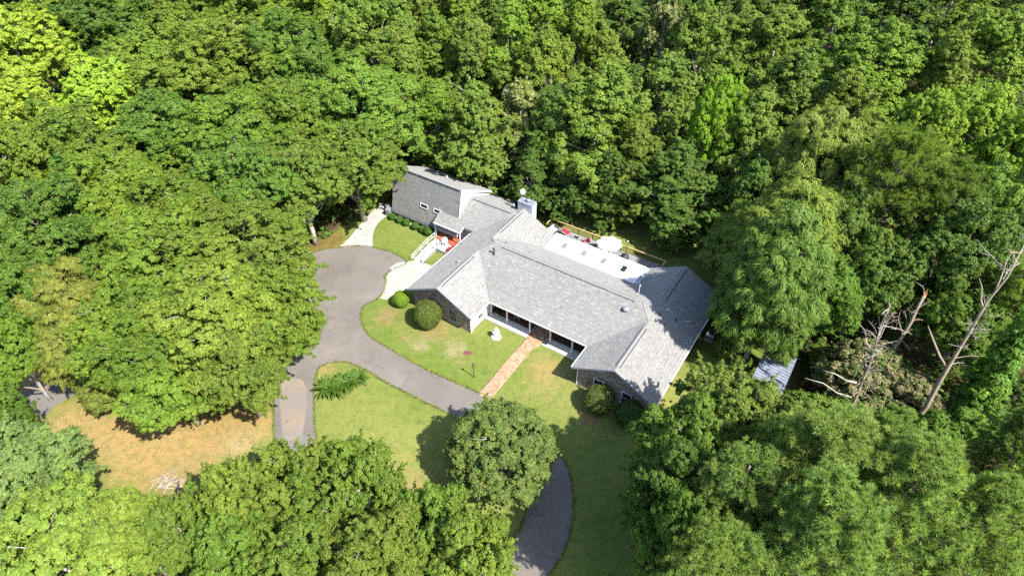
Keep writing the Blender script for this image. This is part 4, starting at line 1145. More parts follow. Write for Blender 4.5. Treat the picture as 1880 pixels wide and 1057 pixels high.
fp = empty('covered_grill', uvw(8.45, 16.75, DZ), YAW, 'round grill under a black cover beside the umbrella', 'grill')
MB().lathe([(0.48, 0.04), (0.52, 0.2), (0.50, 0.5), (0.44, 0.72), (0.25, 0.86), (0.02, 0.9)], (0, 0, 0), 20).build('cover', M['dark'], fp, True)
MB().lathe([(0.4, 0), (0.4, 0.04)], (0, 0, 0), 12).build('stand', M['wicker'], fp)
MB().lathe([(0.06, 0.88), (0.08, 0.92), (0.02, 0.96)], (0, 0, 0), 10).build('top_knob', M['dark'], fp)
lp = empty('globe_light_pole', uvw(8.2, 17.75, DZ), YAW, 'thin black pole with white globe beside the deck rail', 'lamp')
MB().tube([(0, 0, 0), (0, 0, 2.0)], 0.03, 8).build('pole', M['dark'], lp)
MB().lathe([(0.02, 2.0), (0.08, 2.04), (0.10, 2.11), (0.07, 2.19), (0.01, 2.22)], (0, 0, 0), 12).build('globe', M['fount'], lp, True)
MB().lathe([(0.16, 0), (0.14, 0.04), (0.04, 0.07)], (0, 0, 0), 12).build('base', M['dark'], lp)
ws = empty('side_table', uvw(7.75, 15.6, DZ), YAW, 'small white side table between the umbrella and the covered grill', 'table')
MB().box(-0.22, -0.22, 0.5, 0.22, 0.22, 0.53).build('top', M['fount'], ws)
for sx in (-1, 1):
    for sy in (-1, 1): MB().box(0.18 * sx - 0.02, 0.18 * sy - 0.02, 0, 0.18 * sx + 0.02, 0.18 * sy + 0.02, 0.5).build('leg', M['fount'], ws)

# ------------------------------------------------------------------ front garden
ft = empty('tiered_fountain', uvw(2.35, -2.15), YAW, 'white tiered garden fountain on a round base in the front lawn', 'fountain')
ft.scale = (0.66, 0.66, 0.88)
MB().lathe([(0.80, 0), (0.82, 0.10), (0.80, 0.17), (0.70, 0.19), (0.66, 0.13), (0.1, 0.12)], (0, 0, 0), 32).build('basin', M['fount'], ft, True)
MB().lathe([(0.20, 0.12), (0.17, 0.22), (0.10, 0.35), (0.13, 0.55), (0.10, 0.78)], (0, 0, 0), 18).build('stem', M['fount'], ft, True)
MB().lathe([(0.10, 0.78), (0.35, 0.86), (0.56, 0.98), (0.58, 1.02), (0.52, 1.00), (0.12, 0.92)], (0, 0, 0), 28).build('bowl', M['fount'], ft, True)
MB().lathe([(0.12, 0.92), (0.09, 1.2), (0.12, 1.26), (0.34, 1.36), (0.33, 1.39), (0.1, 1.36), (0.08, 1.5), (0.13, 1.58), (0.08, 1.68), (0.01, 1.78)], (0, 0, 0), 20).build('upper_tier', M['fount'], ft, True)
yl = empty('lamp_post', uvw(3.6, -7.98), YAW, 'black lamp post on the front lawn by the drive', 'lamp post')
MB().tube([(0, 0, 0), (0, 0, 1.75)], 0.038, 10).build('post', M['dark'], yl)
MB().lathe([(0.08, 0), (0.08, 0.1), (0.045, 0.16)], (0, 0, 0), 12).build('base', M['dark'], yl)
mb = MB(); mb.lathe([(0.06, 1.75), (0.12, 1.98)], (0, 0, 0), 6); mb.build('lantern', M['glass'], yl)
MB().lathe([(0.15, 1.98), (0.06, 2.06), (0.015, 2.12)], (0, 0, 0), 6).build('lantern_roof', M['dark'], yl)
MB().bar((-0.28, 0, 1.55), (0.0, 0, 1.55), 0.025, 0.025).build('ladder_bar', M['dark'], yl)
pc = empty('valve_cover', uvw(1.15, -5.68), YAW + 0.2, 'rust brown flat cover lying in the front lawn', 'cover')
MB().box(-0.40, -0.26, 0.0, 0.40, 0.26, 0.05).build('lid', M['plate'], pc, bevel=0.012)
MB().box(-0.47, -0.33, 0.0, 0.47, 0.33, 0.025).build('rim', M['soil'], pc)
fpot = empty('potted_fern', uvw(0.45, 0.75, 0.13), YAW, 'dark potted plant in a white pot at the porch corner', 'potted plant')
MB().lathe([(0.16, 0), (0.22, 0.32), (0.24, 0.34), (0.19, 0.33)], (0, 0, 0), 16).build('pot', M['fount'], fpot, True)
pchair = garden_chair((2.9, 1.3), 0.3, 'greyw', 'grey wicker chair on the front porch behind the second post', 0.13)
bpot = empty('porch_planter', uvw(7.45, -0.15, 0.13), YAW, 'small black planter at the foot of the post right of the brick path', 'planter')
MB().lathe([(0.14, 0), (0.19, 0.30), (0.21, 0.32), (0.16, 0.31)], (0, 0, 0), 14).build('pot', M['dark'], bpot, True)
MB().lathe([(0.155, 0.27), (0.155, 0.285)], (0, 0, 0), 14).build('earth', M['soil'], bpot)

ac = empty('air_conditioner', uvw(21.75, 10.2), YAW, 'grey outdoor air conditioning unit beside the right wing', 'air conditioner')
MB().box(-0.42, -0.42, 0.08, 0.42, 0.42, 0.85).build('casing', M['galv'], ac, bevel=0.03)
MB().box(-0.55, -0.55, 0, 0.55, 0.55, 0.08).build('pad', M['concrete'], ac)
mb = MB()
for r in (0.12, 0.2, 0.28, 0.35):
    mb.tube([(r * math.cos(2 * math.pi * k / 20), r * math.sin(2 * math.pi * k / 20), 0.875) for k in range(21)], 0.012, 4)
mb.build('fan_grille', M['dark'], ac)
MB().lathe([(0.37, 0.852), (0.37, 0.858)], (0, 0, 0), 20).build('fan_opening', M['black'], ac)

sh = empty('metal_shed', uvw(28.9, 7.3), YAW, 'small shed with a blue grey ribbed metal roof under the trees', 'shed')
MB().box(-1.25, -2.6, 0, 1.25, 2.6, 2.05).build('wall', M['shedwood'], sh)
for k in range(14):
    y0 = -2.8 + k * 0.4
    mb = MB()
    prof = [(0, 0.0), (0.03, 0.09), (0.08, 0.09), (0.11, 0.0), (0.398, 0.0)]
    top = []
    for (dy, dz) in prof:
        top.append((-1.5, y0 + dy, 2.42 + dz)); top.append((1.5, y0 + dy, 2.18 + dz))
    fs = [(2 * i, 2 * i + 1, 2 * i + 3, 2 * i + 2) for i in range(len(prof) - 1)]
    mb.add(top, fs)
    mb.add([(-1.5, y0, 2.36), (1.5, y0, 2.12), (1.5, y0 + 0.398, 2.12), (-1.5, y0 + 0.398, 2.36)], [(3, 2, 1, 0)])
    mb.build('roof_panel', M['shedmetal'], sh)
MB().box(-1.28, -0.5, 0.0, -1.252, 0.5, 1.9).build('door', M['wood'], sh)
# ------------------------------------------------------------------ vegetation
def norm(a): return a / (np.linalg.norm(a, axis=1, keepdims=True) + 1e-9)

def leaf_quads(rng, pos, nrm, ln, wd, jit, axis=None):
    n = norm(nrm + rng.normal(0, jit, pos.shape))
    t = rng.normal(0, 1, pos.shape) if axis is None else axis + rng.normal(0, 0.35, pos.shape)
    t = norm(t - n * np.sum(t * n, 1, keepdims=True))
    b = np.cross(n, t)
    L = (ln * rng.uniform(0.7, 1.3, (len(pos), 1))) / 2; W = (wd * rng.uniform(0.7, 1.3, (len(pos), 1))) / 2
    L, W = L * 1.18, W * 1.18
    v = np.stack([pos - t * L * 0.8 - b * W, pos - t * L * 0.8 + b * W + n * W * 0.2, pos + t * L * 1.2 + b * W * rng.uniform(-0.8, 0.8, (len(pos), 1))], 1)
    return v.reshape(-1, 3)

def sphere_dirs(rng, n):
    d = rng.normal(0, 1, (n, 3)); return norm(d)

def make_cloud(rng, lobes, lrad, outd, ncl, rcl, nlf, ln, wd, jit, up=0.6, droop=False, acc=0.25, squash=0.85, spray=0.0, slen=(0.6, 1.5)):
    """lobes (N,3), lrad (N,), outd (N,3) outward dir: clusters of leaves over the lobes"""
    P, Nn, tint, ac, axl = [], [], [], [], []
    for c, r, o in zip(lobes, lrad, outd):
        k = max(6, int(ncl * (r / np.mean(lrad)) ** 2))
        d = sphere_dirs(rng, k * 3)
        d = d[(d @ o > -0.30) & (d[:, 2] > -0.55)][:k]
        rr = r * rng.uniform(0.78, 1.08, (len(d), 1))
        cc = c + d * rr * np.array([1, 1, squash])
        # skip clusters buried in other lobes
        dist = np.linalg.norm(cc[:, None, :] - lobes[None], axis=2) / lrad[None]
        keep = (dist < 0.62).sum(1) == 0
        cc, d = cc[keep], d[keep]
        lob_t = rng.normal(0, 0.07)
        sc = np.ones(len(cc))
        for k in range(rng.poisson(spray)):
            sdir = o + rng.normal(0, 0.45, 3) + np.array([0, 0, 0.25]); sdir /= np.linalg.norm(sdir)
            SL_ = rng.uniform(*slen); ns = int(3 + SL_ / 0.22)
            f = np.linspace(0, 1, ns)[:, None]
            pts = c + sdir * (r * 0.85 + SL_ * f) + np.array([0, 0, -0.25]) * f * f + rng.normal(0, 0.10, (ns, 3))
            cc = np.concatenate([cc, pts]); d = np.concatenate([d, np.tile(sdir, (ns, 1))])
            sc = np.concatenate([sc, 0.62 - 0.25 * f[:, 0]])
        for q, dq, s_ in zip(cc, d, sc):
            rc = rng.uniform(*rcl) * s_
            m = max(3, int(nlf * rng.uniform(0.6, 1.3) * s_))
            h = norm(sphere_dirs(rng, m) + (dq * 0.55 + np.array([0, 0, up])) * 0.9)
            p = q + h * rc * rng.uniform(0.35, 1.0, (m, 1)) * np.array([1.1, 1.1, 0.8])
            P.append(p); Nn.append(h + dq * 0.4 + np.array([0, 0, 0.35]))
            ct = rng.normal(0.46, 0.11) + lob_t
            tint.append(np.clip(ct + rng.normal(0, 0.13, m), 0, 1))
            a = 1.0 if rng.random() < acc else 0.0
            ac.append(np.full(m, a) * rng.uniform(0.3, 1.0, m))
            if droop: axl.append(np.tile(dq * np.array([1, 1, 0.2]) + np.array([0, 0, -0.5]), (m, 1)))
    P, Nn, tint, ac = np.concatenate(P), np.concatenate(Nn), np.concatenate(tint), np.concatenate(ac)
    return leaf_quads(rng, P, Nn, ln, wd, jit, np.concatenate(axl) if droop else None), tint, ac

def inner_fill(rng, lobes, lrad, n, ln):
    i = rng.integers(0, len(lobes), n)
    p = lobes[i] + sphere_dirs(rng, n) * (lrad[i] * rng.random(n) ** 0.5 * 0.8)[:, None]
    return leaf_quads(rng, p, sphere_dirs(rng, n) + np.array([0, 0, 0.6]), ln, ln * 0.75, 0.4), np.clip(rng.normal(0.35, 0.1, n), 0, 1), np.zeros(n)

def finish_leaves(name, parts, mat='leaf'):
    v = np.concatenate([p[0] for p in parts]); t = np.concatenate([p[1] for p in parts]); a = np.concatenate([p[2] for p in parts])
    q = np.arange(len(v)).reshape(-1, 3)
    return build_np(name, v, [q], M[mat], {'tint': ('FACE', t), 'accent': ('FACE', a)})

def limb_mesh(name, rng, trunk, targets, r0, twigs=0, bend=0.25):
    """trunk: list of points; targets: limb ends"""
    mb = MB()
    T = [Vector(p) for p in trunk]
    n = len(T)
    mb.tube(T, [r0 * (1 - 0.75 * i / (n - 1)) for i in range(n)], 8)
    top = T[-1].z; bot = T[0].z
    for tg in targets:
        tg = Vector(tg)
        zs = min(max(tg.z - rng.uniform(2.0, 4.5), bot + 0.25 * (top - bot)), top)
        f = (zs - bot) / (top - bot) * (n - 1); i = min(int(f), n - 2)
        s = T[i].lerp(T[i + 1], f - i)
        mid = s.lerp(tg, 0.5) + Vector((rng.normal(0, bend), rng.normal(0, bend), rng.uniform(0.1, 0.6)))
        rs = r0 * (1 - 0.75 * f / (n - 1)) * 0.55
        mb.tube([s, s.lerp(mid, 0.5) + Vector(rng.normal(0, bend * 0.4, 3)), mid, mid.lerp(tg, 0.5) + Vector(rng.normal(0, bend * 0.4, 3)), tg], [rs, rs * 0.8, rs * 0.6, rs * 0.4, rs * 0.15], 5, False)
        for k in range(twigs):
            f2 = rng.uniform(0.45, 1.0)
            p = mid.lerp(tg, f2)
            d = (Vector(rng.normal(0, 1, 3)) + (tg - s).normalized() * 0.8 + Vector((0, 0, 0.5))).normalized() * rng.uniform(0.5, 1.3)
            q = p + d * 0.5 + Vector(rng.normal(0, 0.12, 3))
            mb.tube([p, q, p + d + Vector(rng.normal(0, 0.2, 3))], [0.035, 0.022, 0.008], 4, False)
    me = bpy.data.meshes.new(name)
    me.from_pydata([tuple(v) for v in mb.v], [], mb.f)
    me.polygons.foreach_set('use_smooth', [True] * len(me.polygons))
    me.materials.append(M['bark'])
    return me

def fib_dirs(rng, n, zmin):
    i = np.arange(n) + 0.5
    z = 1 - (1 - zmin) * i / n
    ph = i * 2.399963 + rng.uniform(0, 6.28)
    s = np.sqrt(1 - z * z)
    d = np.stack([s * np.cos(ph), s * np.sin(ph), z], 1) + rng.normal(0, 0.10, (n, 3))
    return norm(d)

NOM = {'broad': (16, 6.0), 'clump': (16, 6.0), 'tall': (16, 4.6), 'feather': (15, 4.6), 'myrtle': (9, 4.4), 'tower': (15, 2.4), 'pine': (16, 4.2), 'pinel': (20, 5.0), 'bush': (2.6, 2.0)}

def proto(kind, seed):
    rng = np.random.default_rng(seed)
    parts = []
    if kind in ('broad', 'clump'):
        n = 54 if kind == 'broad' else 42
        d = fib_dirs(rng, n, -0.45)
        ctr = np.array([0, 0, 9.3])
        ax = np.array([6.0, 6.0, 6.0]) * (1 + 0.10 * rng.normal(0, 1, (n, 1)))
        lr = rng.uniform(0.75, 1.95, n) if kind == 'broad' else rng.uniform(1.1, 1.7, n)
        lob = ctr + d * (ax - lr[:, None] * np.array([1, 1, 0.85]))
        wob = 1 + 0.14 * np.sin(3 * np.arctan2(d[:, 1], d[:, 0]) + rng.uniform(0, 6)) + 0.08 * np.sin(5 * np.arctan2(d[:, 1], d[:, 0]) + rng.uniform(0, 6))
        lob[:, :2] *= wob[:, None]
        if kind == 'broad':
            kp = rng.random(n) > 0.10
            lob, lr, d = lob[kp], lr[kp], d[kp]
            n = len(lob)
            lob[:, 2] += rng.normal(0, 0.35, n)
            parts.append(make_cloud(rng, lob, lr, d, 38, (0.20, 0.58), 64, 0.185, 0.128, 0.55, spray=1.8, slen=(0.6, 1.8)))
        else:
            parts.append(make_cloud(rng, lob, lr, d, 30, (0.30, 0.60), 68, 0.19, 0.145, 0.42, up=0.8, spray=1.2))
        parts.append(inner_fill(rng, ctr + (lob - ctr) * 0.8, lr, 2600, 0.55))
        tr = limb_mesh('trunk', rng, [(0, 0, -0.1), (0.1, 0.0, 2.2), (-0.1, 0.15, 4.6), (0.1, 0.1, 8.5), (0, 0, 12.0)], [tuple(c + dd * r * 0.5) for c, dd, r in zip(lob, d, lr)][::2], 0.42, 3)
    elif kind == 'tall':
        n = 64
        t = (np.arange(n) + rng.random(n)) / n
        z = 1.8 + 13.4 * t
        pk = rng.uniform(0.25, 0.5); pw = rng.uniform(1.5, 2.4)
        prof = np.where(t < pk, 0.70 + 0.30 * t / pk, np.clip(1 - ((t - pk) / (1.04 - pk)) ** pw, 0.02, 1))
        ph = np.arange(n) * 2.399963 + rng.uniform(0, 6)
        lr = rng.uniform(0.55, 1.45, n)
        lump = 1 + 0.22 * np.sin(2 * ph + 5 * t + rng.uniform(0, 6)) + 0.16 * np.sin(3 * ph - 9 * t + rng.uniform(0, 6))
        rad = np.clip(4.6 * prof * lump * rng.uniform(0.72, 1.12, n) - lr * 0.8, 0.1, None)
        lob = np.stack([rad * np.cos(ph) + 0.5 * np.sin(4 * t), rad * np.sin(ph), z + rng.normal(0, 0.35, n)], 1)
        d = norm(np.stack([np.cos(ph), np.sin(ph), 0.15 + 1.3 * t], 1))
        keep = rng.random(n) > 0.14
        lob, lr, d = lob[keep], lr[keep], d[keep]
        parts.append(make_cloud(rng, lob, lr, d, 26, (0.18, 0.56), 52, 0.185, 0.128, 0.55, acc=0.3, spray=1.5, slen=(0.5, 1.7)))
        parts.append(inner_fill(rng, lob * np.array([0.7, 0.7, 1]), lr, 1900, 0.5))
        tr = limb_mesh('trunk', rng, [(0, 0, -0.1), (0.05, 0.1, 4), (-0.1, 0, 8), (0, 0, 14.2)], [tuple(c + dd * r * 0.5) for c, dd, r in zip(lob, d, lr)][::2], 0.30, 2)
    elif kind == 'feather':
        n = 60
        d = fib_dirs(rng, n, -0.7)
        ctr = np.array([0, 0, 8.2])
        lr = rng.uniform(0.8, 1.35, n)
        ax = np.array([4.6, 4.6, 6.6]) * (1 + 0.10 * rng.normal(0, 1, (n, 1)))
        lob = ctr + d * (ax - lr[:, None])
        parts.append(make_cloud(rng, lob, lr, d, 30, (0.30, 0.72), 56, 0.40, 0.075, 0.5, droop=True, up=0.9, spray=1.2, slen=(0.5, 1.3)))
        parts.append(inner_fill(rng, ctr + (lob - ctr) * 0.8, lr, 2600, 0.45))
        tr = limb_mesh('trunk', rng, [(0, 0, -0.1), (0.1, 0.1, 4), (0, 0, 9), (0, 0, 13.5)], [tuple(c + dd * r * 0.5) for c, dd, r in zip(lob, d, lr)][::2], 0.28, 3)
    elif kind == 'myrtle':
        n = 80
        d = fib_dirs(rng, n, -0.35)
        ctr = np.array([0, 0, 4.4])
        lr = rng.uniform(0.55, 0.95, n)
        ax = np.array([4.4, 4.4, 4.6]) * (1 + 0.05 * rng.normal(0, 1, (n, 1)))
        lob = ctr + d * (ax - lr[:, None])
        parts.append(make_cloud(rng, lob, lr, d, 22, (0.16, 0.44), 42, 0.17, 0.115, 0.55, acc=0.38, spray=0.9, slen=(0.3, 0.8)))
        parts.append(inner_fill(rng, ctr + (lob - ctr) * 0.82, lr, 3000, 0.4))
        tr = limb_mesh('trunk', rng, [(0, 0, -0.1), (0.1, 0, 1.2), (0, 0.1, 3), (0, 0, 6)], [tuple(c + dd * r * 0.7) for c, dd, r in zip(lob, d, lr)][::2], 0.16, 2)
    elif kind == 'bush':
        n = 30
        d = fib_dirs(rng, n, -0.2)
        lr = rng.uniform(0.3, 0.6, n)
        lob = np.array([0, 0, 1.1]) + d * (np.array([1.9, 1.9, 1.4]) - lr[:, None])
        parts.append(make_cloud(rng, lob, lr, d, 14, (0.12, 0.3), 24, 0.15, 0.09, 0.5, spray=0.8, slen=(0.2, 0.5)))
        parts.append(inner_fill(rng, lob * 0.8, lr, 500, 0.3))
        tr = limb_mesh('stem', rng, [(0, 0, -0.05), (0, 0, 0.4), (0, 0, 0.9), (0, 0, 1.4)], [tuple(c) for c in lob][::3], 0.06, 0)
    elif kind == 'tower':
        n = 60
        t = (np.arange(n) + rng.random(n)) / n
        z = 0.8 + 13.6 * t
        ph = np.arange(n) * 2.399963
        lr = rng.uniform(0.55, 1.0, n) * (1.1 - 0.35 * t)
        rad = np.clip(2.2 * (1 - 0.5 * t) * rng.uniform(0.7, 1.2, n) - lr, 0.05, None)
        lob = np.stack([rad * np.cos(ph), rad * np.sin(ph), z], 1)
        d = norm(np.stack([np.cos(ph), np.sin(ph), 0.4 + t], 1))
        parts.append(make_cloud(rng, lob, lr, d, 26, (0.2, 0.45), 30, 0.22, 0.18, 0.45, spray=0.8, slen=(0.3, 0.9)))
        parts.append(inner_fill(rng, lob * np.array([0.7, 0.7, 1]), lr, 1000, 0.4))
        tr = limb_mesh('trunk', rng, [(0, 0, -0.1), (0, 0.1, 5), (0.1, 0, 10), (0, 0, 14.6)], [tuple(c) for c in lob][::5], 0.25, 1)
    elif kind in ('pine', 'pinel'):
        hh, RR = NOM[kind]
        z0 = 0.30 * hh if kind == 'pine' else 0.62 * hh
        nb = 62 if kind == 'pine' else 52
        tips, tufts, tdir = [], [], []
        for i in range(nb):
            t = (i + rng.random()) / nb
            z = z0 + (hh * 0.97 - z0) * t
            L = RR * (1.0 - 0.72 * t ** 1.6) * rng.uniform(0.75, 1.1) * (0.75 if t < 0.15 else 1)
            a = i * 2.399963 + rng.normal(0, 0.25)
            rise = 0.25 + 0.9 * t
            end = np.array([L * math.cos(a), L * math.sin(a), z + L * rise * 0.55])
            if end[2] > hh: end[2] = hh - rng.random() * 0.4
            tips.append(tuple(end))
            st = np.array([0, 0, z])
            m = int(13 + 9 * L)
            for k in range(m):
                f = rng.uniform(0.38, 1.0)
                p = st + (end - st) * f
                side = rng.normal(0, 0.22 + 0.20 * L * (0.35 + 0.5 * f) * 0.55, 3); side[2] *= 0.45
                tufts.append(p + side + np.array([0, 0, 0.25]))
                tdir.append(np.array([math.cos(a) * 0.5, math.sin(a) * 0.5, 0.8]) + side * 0.5)
        tufts, tdir = np.array(tufts), norm(np.array(tdir))
        nn_ = 62 if kind == 'pine' else 48
        P = np.repeat(tufts, nn_, 0)
        D = norm(np.repeat(tdir, nn_, 0) * 0.75 + sphere_dirs(rng, len(P)))
        ln = rng.uniform(0.24, 0.44, (len(P), 1))
        sd_ = norm(np.cross(D, sphere_dirs(rng, len(P)))) * 0.022
        v = np.stack([P - sd_, P + sd_, P + D * ln + sd_ * rng.uniform(-1, 1, (len(P), 1))], 1).reshape(-1, 3)
        tt = np.clip(np.repeat(rng.normal(0.48, 0.17, len(tufts)), nn_) + rng.normal(0, 0.08, len(P)), 0, 1)
        aa = np.repeat((rng.random(len(tufts)) < 0.2).astype(float), nn_)
        parts.append((v, tt, aa))
        tr = limb_mesh('trunk', rng, [(0, 0, -0.1), (0.1, 0.05, hh * 0.3), (-0.05, 0, hh * 0.6), (0, 0, hh * 0.98)], tips, 0.27, 0, 0.12)
    return tr, finish_leaves('crown', parts)

NVAR = {'broad': 4, 'clump': 2, 'tall': 5, 'feather': 2, 'myrtle': 1, 'tower': 1, 'pine': 2, 'pinel': 1, 'bush': 1}
PROTO = {k: [proto(k, 100 * i + 7 * j + 3) for j in range(n)] for i, (k, n) in enumerate(NVAR.items())}
TNAME = {'broad': 'oak_tree', 'clump': 'broadleaf_tree', 'tall': 'broadleaf_tree', 'feather': 'cypress_tree', 'myrtle': 'flowering_tree', 'tower': 'vine_covered_tree', 'pine': 'pine_tree', 'pinel': 'pine_tree', 'bush': 'garden_shrub'}
CO = {'lime': (0.258, 0.354, 0.034), 'lime2': (0.216, 0.342, 0.031), 'oak': (0.120, 0.190, 0.022), 'oakd': (0.090, 0.159, 0.022), 'oak2': (0.132, 0.201, 0.024), 'brt': (0.141, 0.206, 0.030), 'brt2': (0.129, 0.209, 0.028), 'brt3': (0.136, 0.201, 0.034), 'olive': (0.148, 0.205, 0.028), 'cedar': (0.176, 0.204, 0.038), 'gryo': (0.137, 0.196, 0.055), 'yel': (0.162, 0.228, 0.034), 'yel2': (0.147, 0.218, 0.032), 'myr': (0.138, 0.204, 0.048), 'mimosa': (0.131, 0.166, 0.050), 'mimosa2': (0.121, 0.166, 0.050), 'vine': (0.111, 0.217, 0.028), 'pine': (0.179, 0.271, 0.065), 'pine2': (0.197, 0.284, 0.067), 'pinel': (0.262, 0.370, 0.054), 'cyp': (0.165, 0.239, 0.037), 'cyp2': (0.133, 0.213, 0.036), 'cypl': (0.202, 0.256, 0.048), 'grn': (0.116, 0.199, 0.027), 'grnd': (0.082, 0.149, 0.025), 'grn2': (0.136, 0.215, 0.030), 'mid': (0.155, 0.239, 0.026), 'mid2': (0.131, 0.202, 0.032), 'pale': (0.141, 0.186, 0.040), 'olv': (0.157, 0.211, 0.028), 'neon': (0.180, 0.329, 0.023), 'neon2': (0.179, 0.287, 0.028), 'neon3': (0.157, 0.244, 0.030)}
MATV = {'mimosa': 'leaf_tan', 'mimosa2': 'leaf_tan', 'pale': 'leaf_cream'}
TGROUP = {'broad': 'oaks around the house and drive', 'clump': 'bright broadleaf trees of the wood', 'tall': 'broadleaf trees of the wood behind the house', 'feather': 'feathery cypresses and cedars', 'pine': 'pines at the right of the plot', 'pinel': 'pines at the right of the plot', 'bush': 'low shrubs beside the right wing'}
rngt = random.Random(11)
cnt = {}
for (x, y, h, R, sp, co, lab) in TREES:
    vi = cnt.get(sp, 0); cnt[sp] = vi + 1
    tr, cr = PROTO[sp][vi % len(PROTO[sp])]
    hn, rn = NOM[sp]
    cat = 'shrub' if sp == 'bush' else 'tree'
    name = TNAME[sp]
    if co == 'myr': name = 'crape_myrtle'
    t = empty(name, (x, y, 0), rngt.uniform(0, 6.28), lab, cat, TGROUP.get(sp))
    t.scale = (R / rn, R / rn * rngt.uniform(0.90, 1.10), h / hn * rngt.uniform(0.92, 1.10))
    if sp == 'tower' and co == 'vine': t.rotation_euler = (math.radians(-5), math.radians(6), 0.4)
    link('stem' if sp == 'bush' else 'trunk', tr, t)
    c = link('foliage' if sp == 'bush' else 'crown', cr, t)
    b = CO[co]; j = rngt.uniform(0.82, 1.14); w = rngt.uniform(0.92, 1.06)
    c.color = (b[0] * j * w, b[1] * j, b[2] * j, 1)
    if co in MATV:
        c.material_slots[0].link = 'OBJECT'; c.material_slots[0].material = M[MATV[co]]

# clipped round shrubs
def ball_shrub(R, flat, seed, n):
    rng = np.random.default_rng(seed)
    d = sphere_dirs(rng, n)
    d = d[d[:, 2] > -0.85]
    bump = 1 + 0.03 * np.sin(9 * d[:, 0] + 3) * np.sin(8 * d[:, 1]) + rng.normal(0, 0.030, len(d)) + 0.05 * np.sin(4 * d[:, 0] + seed) * np.sin(3 * d[:, 2] + 2 * d[:, 1] + seed)
    p = d * (R * bump)[:, None] * np.array([1, 1, flat])
    v = leaf_quads(rng, p, d, 0.11, 0.06, 0.55)
    d2 = sphere_dirs(rng, 2500); p2 = d2 * R * 0.9 * np.array([1, 1, flat])
    v2 = leaf_quads(rng, p2, d2, 0.30, 0.26, 0.15)
    t = np.clip(rng.normal(0.5, 0.2, len(p)), 0, 1); a = (rng.random(len(p)) < 0.15).astype(float)
    return finish_leaves('foliage', [(v, t, a), (v2, np.full(len(p2), 0.3), np.zeros(len(p2)))])
def shrub(u, v, R, flat, col, lab, seed, n, group=None):
    t = empty('round_shrub', uvw(u, v), YAW, lab, 'shrub', group or 'clipped ball shrubs at the wings')
    f = link('foliage', ball_shrub(R, flat, seed, n), t); f.location = (0, 0, R * flat * 0.93)
    f.color = (*col, 1)
    MB().tube([(0, 0, -0.05), (0.02, 0, R * flat * 0.6), (0, 0.02, R * flat)], [0.06, 0.05, 0.03], 6).build('stem', M['bark'], t)
shrub(-9.55, -3.75, 0.95, 0.95, (0.150, 0.240, 0.020), 'smallest bright green ball shrub at the left wing corner by the apron', 1, 6000)
shrub(-5.0, -4.55, 1.52, 1.05, (0.105, 0.140, 0.030), 'large clipped ball shrub in front of the left wing gable', 2, 13000)
shrub(15.95, -4.65, 1.38, 1.05, (0.105, 0.145, 0.035), 'clipped ball shrub in front of the right wing gable', 3, 12000)
shrub(19.1, -4.5, 1.3, 1.0, (0.055, 0.105, 0.025), 'dark ball shrub at the shaded outer corner of the right wing', 4, 10000)
names6 = ('leftmost', 'second from left', 'third from left', 'fourth from left', 'fifth from left', 'rightmost')
for i, (u, r) in enumerate(((-21.35, 0.42), (-20.05, 0.44), (-18.9, 0.46), (-17.4, 0.48), (-16.1, 0.46), (-15.2, 0.62))):
    shrub(u, 8.25, r, 1.0, (0.065, 0.135, 0.022), names6[i] + ' small round shrub in the row along the annex front', 20 + i, 1500, 'small shrubs along the annex')

# sago palms on the island
def sago_mesh(rng, nf, L0):
    V, F = [], []
    for k in range(nf):
        a = k * 2.399963 + rng.normal(0, 0.12); el = rng.uniform(0.25, 1.35); L = L0 * rng.uniform(0.8, 1.15)
        pts = []
        for i in range(12):
            s = i / 11
            e = el - 1.25 * s * s
            r = L * s * math.cos(el * 0.7 - 0.35 * s)
            z = 0.55 + L * (s * math.sin(el) - 0.5 * s * s)
            pts.append(np.array([r * math.cos(a), r * math.sin(a), z]))
        side = np.array([-math.sin(a), math.cos(a), 0])
        for i in range(1, 12):
            w0, w1 = 0.11 * math.sin(math.pi * min(1, 0.12 + 0.88 * (i - 1) / 11)) + 0.012, 0.11 * math.sin(math.pi * min(1, 0.12 + 0.88 * i / 11)) + 0.008
            for sgn in (-1, 1):
                b0 = len(V)
                V += [pts[i - 1], pts[i], pts[i] + side * sgn * w1 + np.array([0, 0, w1 * 0.5]), pts[i - 1] + side * sgn * w0 + np.array([0, 0, w0 * 0.5])]
                F.append((b0, b0 + 1, b0 + 2, b0 + 3))
        for i in range(1, 12):
            p = pts[i]; dr = pts[i] - pts[i - 1]; dr /= np.linalg.norm(dr)
            wl = 0.13 * L0 * math.sin(math.pi * min(1, 0.2 + 0.8 * i / 11) ** 0.8) + 0.04
            for sgn in (-1, 1):
                for o in (0.0, 0.5):
                    q = p - dr * o * L / 11
                    tip = q + side * sgn * wl + dr * wl * 0.55 + np.array([0, 0, 0.05])
                    b0 = len(V)
                    w = dr * 0.022
                    V += [q - w, q + w, tip + w * 0.3, tip - w * 0.3]
                    F.append((b0, b0 + 1, b0 + 2, b0 + 3))
    n = len(F)
    return build_np('fronds', np.array(V), [np.array(F)], M['leaf'], {'tint': ('FACE', np.clip(rng.normal(0.5, 0.18, n), 0, 1)), 'accent': ('FACE', (rng.random(n) < 0.1).astype(float))})
rg = np.random.default_rng(77)
